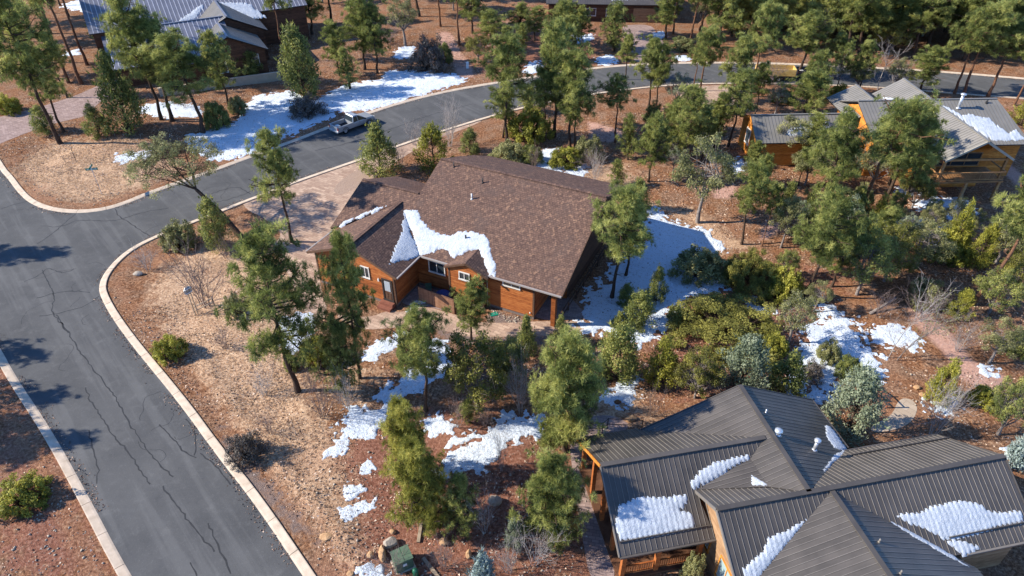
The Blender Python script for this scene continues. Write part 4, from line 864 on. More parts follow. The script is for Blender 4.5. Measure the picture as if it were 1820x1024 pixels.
# ============ house at upper left with blue grey ribbed roof
def left_house():
    h = House('blue_roofed_house', (-43.341, 107.912), .5, 'dark wood house with blue grey ribbed metal roof at upper left')
    zA, s = 7.4, .487; vB = 11.3; wr, wl = 5.6, 5.6
    f = dict(mat='blue_metal', rib='blue_rib', parts=False, spacing=.62, rw=.10)
    p_ = dict(mat='grey_metal', rib='grey_rib', parts=False, spacing=.5)
    h.metal([(0, -vB), (0, 0), (wr, 0), (wr, -vB)], (zA, -s, 0), 'u', **p_); h.metal([(0, -vB), (0, 0), (-wl, 0), (-wl, -vB)], (zA, s, 0), 'u', **p_)
    uL, zL, v0, v1, wL = -1.485, 6.752, .2, 7.7, 5.3
    h.metal([(uL, v0), (uL, v1), (uL + wL, v1), (uL + wL, v0)], (zL + s * uL, -s, 0), 'u', **p_); h.metal([(uL, v0), (uL, v1), (uL - 4.5, v1), (uL - 4.5, v0)], (zL - s * uL, s, 0), 'u', **p_)
    zW, vW = 7.216, -1.3
    h.metal([(-10, vW), (-.4, vW), (-.4, vW + 8), (-10, vW + 8)], (zW + .47 * vW, 0, -.47), 'v', **f)
    h.metal([(-10, vW), (-.4, vW), (-.4, vW - 6), (-10, vW - 6)], (zW - .47 * vW, 0, .47), 'v', **f)
    h.metal([(-19, -14), (14, -14), (14, -7), (-19, -7)], (9.0 - .47 * 14, 0, -.47), 'v', **f)           # long rear roof
    h.metal([(-19, -14), (14, -14), (14, -19), (-19, -19)], (9.0 + .47 * 14, 0, .47), 'v', **f)
    h.metal([(-17.6, -9.4), (-9.5, -9.4), (-9.5, 2.2), (-17.6, 2.2)], (5.4 - .22 * 9.4, 0, -.22), 'v', **f)  # garage roof
    for a, b in (((0, -vB, zA), (0, 0, zA)), ((uL, v0, zL), (uL, v1, zL)), ((-10, vW, zW), (-.4, vW, zW))): h.ridge_cap(a, b, 'blue_metal', .3)
    bm = dict(mat='siding_dark', boards=.3)
    h.wall('v', 7.2, [(uL - 4, 0), (uL + wL - .5, 0), (uL + wL - .5, 4.2), (uL, 6.4), (uL - 4, 4.4)], **bm); h.wall('u', uL + wL - .5, [(-1, 0), (7.2, 0), (7.2, 4.2), (-1, 4.2)], **bm)
    h.wall('v', -.4, [(-5, 0), (5, 0), (5, 4.8), (0, 7), (-5, 4.8)], **bm); h.wall('u', 5, [(-vB, 0), (-.4, 0), (-.4, 4.7), (-vB, 4.7)], **bm)
    h.wall('v', 6.3, [(-9.8, 0), (uL - 4, 0), (uL - 4, 3.5), (-9.8, 3.5)], **bm); h.wall('v', 1.8, [(-17.2, 0), (-9.8, 0), (-9.8, 2.7), (-17.2, 2.7)], **bm)
    h.wall('u', -17.2, [(-9, 0), (1.8, 0), (1.8, 2.7), (-9, 5.1)], out=-1, **bm); h.wall('u', -9.8, [(-6, 0), (6.3, 0), (6.3, 3.4), (-6, 5)], out=-1, **bm)
    h.wall('v', -7.6, [(-18.6, 0), (13.6, 0), (13.6, 5.7), (-18.6, 5.7)], **bm); h.wall('u', 13.6, [(-18.5, 0), (-7.6, 0), (-7.6, 5.7), (-14, 8.7), (-18.5, 6.5)], **bm)
    h.window('v', 7.2, -3.6, -2.4, 1.6, 3.3, nx=1); h.window('v', 7.2, 1.1, 2.3, 1.9, 3.6, nx=1)
    h.roof_snow([(312, 40), (330, 28), (352, 12), (366, 2), (355, 26), (345, 35)], (9.0 - .47 * 14, 0, -.47), 'snow between the blue ribbed roofs', .5, .12, seed=21)
    h.roof_snow([(385, 4), (440, 6), (470, 30), (455, 34), (415, 18)], (9.0 - .47 * 14, 0, -.47), 'snow strip on the rear blue ribbed roof', .5, .12, seed=22)
    return h
LEFTH = left_house()

# ============ brown house at the top edge
def far_house():
    c = gp(1060, 50); h = House('brown_garage_house', (c[0], c[1] + 4.0), -.05, 'dark brown house with a garage door at the top edge')
    h.metal([(-9, -7), (14, -7), (14, .6), (-9, .6)], (3.4, 0, -.32), 'v', 'bronze', 'bronze', parts=False)
    h.metal([(-9, -7), (14, -7), (14, -15), (-9, -15)], (3.4 + .32 * 14, 0, .32), 'v', 'bronze', 'bronze', parts=False)
    bm = dict(mat='siding_dark', boards=.3)
    h.wall('v', 0, [(-8.5, 0), (13, 0), (13, 3.1), (-8.5, 3.1)], **bm); h.wall('u', 13, [(-14, 0), (0, 0), (0, 3.1), (-7, 5.4), (-14, 3.1)], **bm); h.wall('u', -8.5, [(-14, 0), (0, 0), (0, 3.1), (-7, 5.4), (-14, 3.1)], out=-1, **bm)
    g = h.box('garage_door', 7.0, 11.8, .05, .12, .05, 2.5, 'siding_tan')
    for i in range(4): h.box('door_panel', 7.1, 11.7, .125, .16, .12 + i * .6, .62 + i * .6, 'siding_tan', g)
    h.window('v', 0, -2, .2, 1, 2.4, nx=2); h.window('v', 0, 2, 3.4, 1, 2.4, nx=1)
    h.roof_snow(None, (3.4, 0, -.32), 'snow along the eave of the far brown house', .6, .15, uv=[(2, -3), (9, -3.4), (10, -1.2), (3, -.8)], seed=31)
    return h
FARH = far_house()
# ------------------------------------------------------------------ plant generators (numpy, shared meshes)
def frames(D):
    D = D / (np.linalg.norm(D, axis=1)[:, None] + 1e-9)
    up = np.where(np.abs(D[:, 2:3]) > .9, np.array([[1., 0, 0]]), np.array([[0, 0, 1.]]))
    X = np.cross(up, D); X /= np.linalg.norm(X, axis=1)[:, None] + 1e-9; Y = np.cross(D, X)
    return X, Y, D
def needle_tufts(P, D, size, g, n=9, spread=1.25, width=.17, tint=None):
    """each tuft: n thin triangles fanning out round direction D"""
    T = len(P); X, Y, Z = frames(D)
    th = g.random((T, n)) * 2 * math.pi; ph = np.sqrt(g.random((T, n))) * spread
    ln = size[:, None] * (.65 + .5 * g.random((T, n)))
    d = (np.sin(ph) * np.cos(th))[..., None] * X[:, None] + (np.sin(ph) * np.sin(th))[..., None] * Y[:, None] + np.cos(ph)[..., None] * Z[:, None]
    r = g.normal(size=(T, n, 3)); sd_ = np.cross(d, r); sd_ /= np.linalg.norm(sd_, axis=2)[..., None] + 1e-9
    w_ = (size[:, None] * width)[..., None]
    tip = P[:, None] + d * ln[..., None]; a = P[:, None] + d * (ln * .12)[..., None] + sd_ * w_ * .5; b = P[:, None] + d * (ln * .12)[..., None] - sd_ * w_ * .5
    V = np.stack([a, b, tip], 2).reshape(-1, 3); Fc = np.arange(len(V)).reshape(-1, 3)
    tn = np.repeat((tint if tint is not None else g.random(T)), n * 3) + (g.random(T * n).repeat(3) - .5) * .3
    return V, Fc, np.clip(tn, 0, 1)
def leaf_bits(P, D, size, g, tint):
    """small irregular leaf-spray triangles facing roughly along D"""
    T = len(P); nrm = D + g.normal(size=(T, 3)) * .65; X, Y, Z = frames(nrm); a0 = g.random(T) * 6.283
    V = []
    for k in range(3):
        a = a0 + k * 2.094 + (g.random(T) - .5) * .7; r = size * (.6 + .6 * g.random(T))
        V.append(P + X * (np.cos(a) * r)[:, None] + Y * (np.sin(a) * r)[:, None])
    V = np.stack(V, 1).reshape(-1, 3); return V, np.arange(len(V)).reshape(-1, 3), np.repeat(np.clip(tint + (g.random(T) - .5) * .35, 0, 1), 3)
def sticks(segs, n=4):
    """segs: list of (p, q, r0, r1) -> one quad tube mesh arrays"""
    S = np.array([(*p, *q, r0, r1) for p, q, r0, r1 in segs]); P, Q = S[:, :3], S[:, 3:6]; X, Y, Z = frames(Q - P)
    V = []
    for E_, R in ((P, S[:, 6]), (Q, S[:, 7])):
        for k in range(n):
            a = 2 * math.pi * k / n; V.append(E_ + (X * math.cos(a) + Y * math.sin(a)) * R[:, None])
    V = np.stack(V, 1); m = len(S); base = (np.arange(m) * 2 * n)[:, None]
    Fq = np.concatenate([base + np.array([[k, (k + 1) % n, n + (k + 1) % n, n + k]]) for k in range(n)], 0)
    return V.reshape(-1, 3), Fq
def mesh_sticks(name, segs, mat, n=4): 
    V, Fq = sticks(segs, n); me = np_mesh(name, V, Fq, None, True); me.materials.append(M[mat]); return me
def mesh_leaves(name, chunks, mat):
    V = np.concatenate([c[0] for c in chunks]); o = np.cumsum([0] + [len(c[0]) for c in chunks[:-1]])
    Fc = np.concatenate([c[1] + k for c, k in zip(chunks, o)]); t = np.concatenate([c[2] for c in chunks])
    me = np_mesh(name, V, Fc, {'tint': t}); me.materials.append(M[mat]); return me

def gen_pine(seed, cb=.3, R=2.6, h=12.0, dens=1.0, lean=(0, 0), mat='needle', bark='bark', dead=.12, size=.42, point=.52, lumpy=.5):
    """ponderosa: bare lower trunk, irregular whorls, clumps of needle tufts on upturned branch ends"""
    g = np.random.default_rng(seed); segs = []
    wob = np.cumsum(g.normal(size=(13, 2)) * .10, 0); zs = np.linspace(0, h, 13)
    wob = wob - wob[0]; tx = np.c_[wob[:, 0] + lean[0] * (zs / h) ** 1.3, wob[:, 1] + lean[1] * (zs / h) ** 1.3]
    def trunk(z): return np.array([np.interp(z, zs, tx[:, 0]), np.interp(z, zs, tx[:, 1]), z])
    r0 = .21
    rad = lambda z: max(.02, r0 * (1 - z / h) ** .8 * (1.0 + .5 * math.exp(-z / .5)))
    for a, b in zip(zs[:-1], zs[1:]): segs.append((trunk(a) - (0, 0, .25 if a == 0 else 0), trunk(b), rad(a), rad(b)))
    nb = int(50 * dens ** .5 * (1 - cb) / .7 + 8); P, D, S, Tn = [], [], [], []
    for i in range(nb):
        t = (i + g.random() * .8) / nb; z = h * (cb + (1 - cb) * t * .97); az = i * 2.399 + g.normal() * .5
        prof = min(1, (t + .12) / .30) * (1 - t ** 1.5) ** point + .06
        ln = R * prof * (1 + g.normal() * lumpy * .6); ln = max(.25, ln)
        el = math.radians(-8 + 48 * t + g.normal() * 9); c = trunk(z); d = np.array([math.cos(az) * math.cos(el), math.sin(az) * math.cos(el), math.sin(el)])
        mid = c + d * ln * .55 - (0, 0, .05 * ln); end = c + d * ln + (0, 0, .13 * ln)
        br = max(.012, .055 * ln / R)
        segs.append((c, mid, br, br * .7)); segs.append((mid, end, br * .7, br * .3))
        if g.random() < dead and t < .3: continue
        tint_b = np.clip(.45 + .24 * g.normal(), 0, 1)
        ncl = max(2, int(round(ln * 2.1)))
        for k in range(ncl):
            f = .38 + .62 * (k + g.random()) / ncl; bp = c + (mid - c) * min(1, f / .55) if f < .55 else mid + (end - mid) * ((f - .55) / .45)
            off = g.normal(size=3) * np.array([.42, .42, .18]) * (.55 + .5 * ln / R) * 1.15; cp = bp + off
            segs.append((bp, cp, br * .4, br * .2))
            m = int(g.integers(9, 16) * dens)
            q = cp + g.normal(size=(m, 3)) * np.array([.20, .20, .14]); dd = (q - bp) * 1.0 + d * .35 + np.array([0, 0, .45]) + g.normal(size=(m, 3)) * .25
            P.append(q); D.append(dd); S.append(size * (.75 + .5 * g.random(m))); Tn.append(np.clip(tint_b + g.normal(size=m) * .2, 0, 1))
    m = 26; q = trunk(h) + np.c_[g.normal(size=(m, 2)) * .22, -g.random(m) * .9]; P.append(q); D.append(np.c_[g.normal(size=(m, 2)) * .5, np.ones(m)]); S.append(np.full(m, size)); Tn.append(np.full(m, .55))
    for i in range(6):                                   # dead snags below the crown
        z = h * cb * (.45 + .5 * g.random()); az = g.random() * 6.28; c = trunk(z); ln = .4 + g.random() * .8
        segs.append((c, c + np.array([math.cos(az), math.sin(az), -.1]) * ln, .03, .01))
    P = np.concatenate(P); ch = needle_tufts(P, np.concatenate(D), np.concatenate(S), g, 14, 1.45, .095, np.concatenate(Tn))
    return dict(stem=mesh_sticks('pine_stem', segs, bark, 6), crown=mesh_leaves('pine_crown', [ch], mat), h=h, R=R)
def lump_crown(g, centres, radii, per, size, hollow=.55, flat=.85, upb=.3):
    P, D, T = [], [], []
    for c, r in zip(centres, radii):
        m = max(8, int(per * (r / .5) ** 2)); d = g.normal(size=(m, 3)); d /= np.linalg.norm(d, axis=1)[:, None]
        rr = r * (hollow + (1 - hollow) * g.random(m) ** .5) * (1 + g.normal(size=m) * .12)
        P.append(c + d * rr[:, None] * np.array([1, 1, flat])); D.append(d + np.array([0, 0, upb])); T.append(np.clip(.45 + .2 * g.normal() + .12 * g.normal(size=m), 0, 1))
    P = np.concatenate(P); return leaf_bits(P, np.concatenate(D), size * (.75 + .6 * g.random(len(P))), g, np.concatenate(T))
def gen_juniper(seed, R=1.7, h=4.5, mat='juniper', per=150, size=.066, cone=.8, base=.04, n=70):
    g = np.random.default_rng(seed); C, Rd, segs = [], [], [((0, 0, -.15), (0, 0, h * .7), .12, .03)]
    for i in range(n):
        t = g.random() ** .9; z = h * (base + (1 - base) * t * .95); az = g.random() * 6.283
        env = R * (min(1, (t + .25) / .42)) * (1 - t ** 1.7) ** cone; rr = env * (.45 + .55 * g.random() ** .6) * (1 + g.normal() * .12)
        c = np.array([math.cos(az) * rr, math.sin(az) * rr, z]); C.append(c); Rd.append((.26 + .20 * g.random()) * (.75 + .35 * R / 1.7))
        segs.append(((0, 0, max(.1, z - rr * .7)), tuple(c), .03, .01))
    C.append(np.array([0, 0, h * .95])); Rd.append(.28)
    # upright sprays break the outline
    ch = lump_crown(g, C, Rd, per, size, .45, 1.25, .8)
    k = 260; i = g.integers(0, len(C), k); P = np.array(C)[i] + g.normal(size=(k, 3)) * .22; D = np.c_[g.normal(size=(k, 2)) * .5 + P[:, :2] * .5, np.ones(k)]
    sp = needle_tufts(P, D, np.full(k, .42), g, 4, .5, .22, np.clip(.55 + .2 * g.normal(size=k), 0, 1))
    return dict(stem=mesh_sticks('juniper_stem', segs, 'bark', 4), crown=mesh_leaves('juniper_crown', [ch, sp], mat), h=h, R=R)
def gen_oak(seed, R=2.6, h=6.0, mat='olive', bark='bark_grey', per=150, size=.072, n=46, base=.3, lean=(0, 0), sparse=1.0, r0=.22):
    g = np.random.default_rng(seed); segs = []; C, Rd = [], []
    fk = h * base; top = np.array([lean[0] * .5, lean[1] * .5, fk]); segs.append(((0, 0, -.2), tuple(top * .5 + g.normal(size=3) * .08), r0, r0 * .8)); segs.append((segs[-1][1], tuple(top), r0 * .78, r0 * .6))
    limbs = []
    for i in range(6):
        az = i * 1.05 + g.normal() * .3; d = np.array([math.cos(az) * .8 * R + lean[0] * .5, math.sin(az) * .8 * R + lean[1] * .5, (h - fk) * (.35 + .4 * g.random())])
        e = top + d * .62; segs.append((tuple(top), tuple(top + d * .3 + g.normal(size=3) * .12), .09, .07)); segs.append((segs[-1][1], tuple(e), .07, .035)); limbs.append(e)
    limbs.append(top + np.array([lean[0] * .4, lean[1] * .4, (h - fk) * .6])); segs.append((tuple(top), tuple(limbs[-1]), .09, .035))
    for i in range(n):
        l = limbs[g.integers(len(limbs))]; th = g.random() * 6.283; ph = math.acos(1 - 1.25 * g.random())
        c = np.array([lean[0] * .75, lean[1] * .75, fk + (h - fk) * .40]) + np.array([math.sin(ph) * math.cos(th) * R, math.sin(ph) * math.sin(th) * R, math.cos(ph) * (h - fk) * .56]) * (.55 + .42 * g.random())
        C.append(c); Rd.append(.32 + .28 * g.random()); mid = (l + c) / 2 + g.normal(size=3) * .15
        segs.append((tuple(l), tuple(mid), .03, .018)); segs.append((tuple(mid), tuple(c), .018, .008))
        for _ in range(3): e = c + g.normal(size=3) * .4; segs.append((tuple(c), tuple(e), .008, .004))
    ch = lump_crown(g, C, Rd, per * sparse, size, .25, .8, .35)
    return dict(stem=mesh_sticks('oak_stem', segs, bark, 4), crown=mesh_leaves('oak_crown', [ch], mat), h=h, R=R)
def gen_shrub(seed, R=1.3, h=1.5, mat='manzanita', per=430, size=.055, n=90, wild=.10):
    g = np.random.default_rng(seed); C, Rd, segs = [], [], []
    for i in range(n):
        th = i * 2.39996 + g.normal() * .2; ph = math.acos(1 - (i + .5) / n * 1.02 if (i + .5) / n * 1.02 < 1 else 0); k = .84 + .12 * g.random()
        bump = 1 + wild * math.sin(3 * th + seed) * math.sin(ph * 3) + g.normal() * wild * .6
        c = np.array([math.sin(ph) * math.cos(th) * R, math.sin(ph) * math.sin(th) * R, .10 * h + math.cos(ph) * h * .84]) * np.array([k, k, k]) * bump
        C.append(c); Rd.append((1.05 * R / math.sqrt(n) * 1.55) * (.8 + .45 * g.random())); segs.append(((g.normal() * .1 * R, g.normal() * .1 * R, -.05), tuple(c), .025, .008))
    ch = lump_crown(g, C, Rd, per, size, .45, .85, .5)
    return dict(stem=mesh_sticks('shrub_stem', segs, 'bark', 4), crown=mesh_leaves('shrub_crown', [ch], mat), h=h, R=R)
def gen_bare(seed, h=2.2, R=1.2, stems=9, mat='twig', levels=3, tree=False, lean=(0, 0), leaves=None):
    """leafless shrub or small tree; forked twigs"""
    g = np.random.default_rng(seed); segs = []; ends = []
    def grow(p, d, ln, r, lv):
        k = 3; q = p
        for i in range(k):
            d = d + g.normal(size=3) * .16 + np.array([0, 0, .06]); d /= np.linalg.norm(d); e = q + d * ln / k; segs.append((tuple(q), tuple(e), r * (1 - i * .2), r * (1 - (i + 1) * .2)))
            q = e
            if lv > 0:
                for _ in range(2 if not tree else 2):
                    s_ = d + g.normal(size=3) * .62; s_[2] = abs(s_[2]) * .8 + .1; s_ /= np.linalg.norm(s_); grow(q, s_, ln * (.45 + .25 * g.random()), r * .52, lv - 1)
        ends.append(q)
    for i in range(stems):
        az = i * 2.4 + g.random(); o = (R / h) * (.3 + .6 * g.random())
        d = np.array([math.cos(az) * o, math.sin(az) * o, 1.]) if not tree else np.array([g.normal() * .06 + lean[0], g.normal() * .06 + lean[1], 1.])
        p = np.array([math.cos(az) * .12 * R, math.sin(az) * .12 * R, -.08]) if not tree else np.array([0, 0, -.15])
        grow(p, d / np.linalg.norm(d), h * (.62 + .25 * g.random()), (.022 if not tree else .065), levels - 1)
    r = dict(stem=mesh_sticks('bare_stem', segs, mat, 3), crown=None, h=h, R=R)
    if leaves:
        P = np.array(ends); P = P[g.random(len(P)) < .8]; P = np.repeat(P, 3, 0) + g.normal(size=(len(P) * 3, 3)) * .12
        r['crown'] = mesh_leaves('thin_foliage', [leaf_bits(P, g.normal(size=P.shape) + (0, 0, .5), np.full(len(P), .07), g, np.full(len(P), .5))], leaves)
    return r
VAR = {}
for i, cb in enumerate((.12, .33, .46, .60)):
    VAR['pine%d' % i] = [gen_pine(100 + i * 10 + k, cb, 2.6, 12.0, 1.0 + .15 * (k == 0), bark='bark_red' if i == 3 else 'bark') for k in range(2)]
VAR['densepine'] = [gen_pine(201 + k, .14, 2.5, 9.0, 1.25, size=.40, lumpy=.3, point=.5) for k in range(2)]
VAR['yellowpine'] = [gen_pine(221, .06, 2.0, 8.0, 1.1, mat='yellow_pine', size=.42)]
VAR['youngpine'] = [gen_pine(231 + k, .14, 1.5, 6.0, .8, size=.34, point=.6) for k in range(2)]
VAR['juniper'] = [gen_juniper(301), gen_juniper(302, 1.7, 4.5, n=85, cone=.6), gen_juniper(303, 1.7, 4.5, 'juniper', cone=1.1)]
VAR['yjuniper'] = [gen_juniper(311, mat='manzanita', cone=.7), gen_juniper(312, mat='manzanita', cone=1.0)]
VAR['sage'] = [gen_juniper(321, mat='sage', cone=.55, n=85)]
VAR['spruce'] = [gen_juniper(331, 1.1, 3.0, mat='spruce', cone=1.1, size=.08)]
VAR['oak'] = [gen_oak(401), gen_oak(402, n=54), gen_oak(403, mat='sage', n=40, sparse=.8)]
VAR['oak_green'] = [gen_oak(411, mat='juniper', n=95, base=.14), gen_oak(412, mat='manzanita_dark', n=95, base=.12)]
VAR['oak_grey'] = [gen_oak(421, n=52, sparse=.75, mat='olive')]
VAR['lean_oak'] = [gen_oak(431, 5.2, 8.8, 'olive', 'bark', n=150, base=.45, lean=(-9.2, 5.6), sparse=.62, r0=.34)]
VAR['shrub'] = [gen_shrub(501), gen_shrub(502, wild=.2), gen_shrub(503, n=95, wild=.2)]
VAR['bigshrub'] = [gen_shrub(531, 4.2, 3.0, 'manzanita_dark', n=230, wild=.2, per=270, size=.062), gen_shrub(532, 2.8, 2.6, 'manzanita_dark', n=150, wild=.2, per=300, size=.06)]
VAR['shrub_green'] = [gen_shrub(511, mat='juniper'), gen_shrub(512, mat='olive', wild=.2)]
VAR['shrub_dry'] = [gen_shrub(521, mat='dry_shrub', wild=.2, size=.045)]
VAR['bare'] = [gen_bare(601), gen_bare(602, mat='twig_pale'), gen_bare(603)]
VAR['bare_pale'] = [gen_bare(611, mat='twig_pale')]
VAR['bare_tree'] = [gen_bare(621, 6, 2, 1, 'bark_grey', 4, True, leaves='olive'), gen_bare(622, 6, 2, 1, 'twig_pale', 4, True)]
NAMES = {'pine': ('pine_tree', 'tree'), 'densepine': ('pine_tree', 'tree'), 'yellowpine': ('pine_tree', 'tree'), 'youngpine': ('pine_tree', 'tree'), 'juniper': ('juniper', 'tree'), 'yjuniper': ('juniper', 'tree'),
         'sage': ('juniper', 'tree'), 'spruce': ('blue_spruce', 'tree'), 'oak': ('oak_tree', 'tree'), 'oak_green': ('oak_tree', 'tree'), 'oak_grey': ('oak_tree', 'tree'), 'lean_oak': ('oak_tree', 'tree'), 'shrub': ('manzanita_shrub', 'shrub'),
         'bigshrub': ('manzanita_shrub', 'shrub'), 'shrub_green': ('evergreen_shrub', 'shrub'), 'shrub_dry': ('dry_shrub', 'shrub'), 'bare': ('bare_shrub', 'shrub'), 'bare_pale': ('bare_shrub', 'shrub'), 'bare_tree': ('bare_tree', 'tree')}
COUNT = {}
def plant(kind, x, y, h, R, label, group=None, rot=None, lean=0.0, leanaz=0.0):
    lst = VAR[kind]; COUNT[kind] = COUNT.get(kind, 0) + 1; v = lst[COUNT[kind] % len(lst)]
    key = 'pine' if kind.startswith('pine') else kind; nm, cat = NAMES[key]
    r = empty(nm, (x, y, gz1(x, y)), 0); r.rotation_euler = (lean * -math.sin(leanaz), lean * math.cos(leanaz), 0)
    sz = h / v['h']; sr = R / v['R'] * (.86 if nm == 'pine_tree' else 1.0); az = rot if rot is not None else random.random() * 6.283
    for pn, me in (('trunk' if cat == 'tree' else 'stems', v['stem']), ('crown' if cat == 'tree' else 'foliage', v['crown'])):
        if me is None: continue
        o = link(pn, me, None, r); o.scale = (sr, sr, sz); o.rotation_euler = (0, 0, az)
    tag(r, label, cat, group); return r
def plant_px(kind, bx, by, top, wpx, label, group=None, **kw):
    """base pixel, top pixel row and crown width in the photo -> a plant standing there"""
    g = gp(bx, by); h = height_at(g[0], g[1], top); d = depth(g[0], g[1], h * .6); R = wpx / 2 * d / F_PX
    return plant(kind, g[0], g[1], max(h, .4), max(R, .3), label, group, **kw)
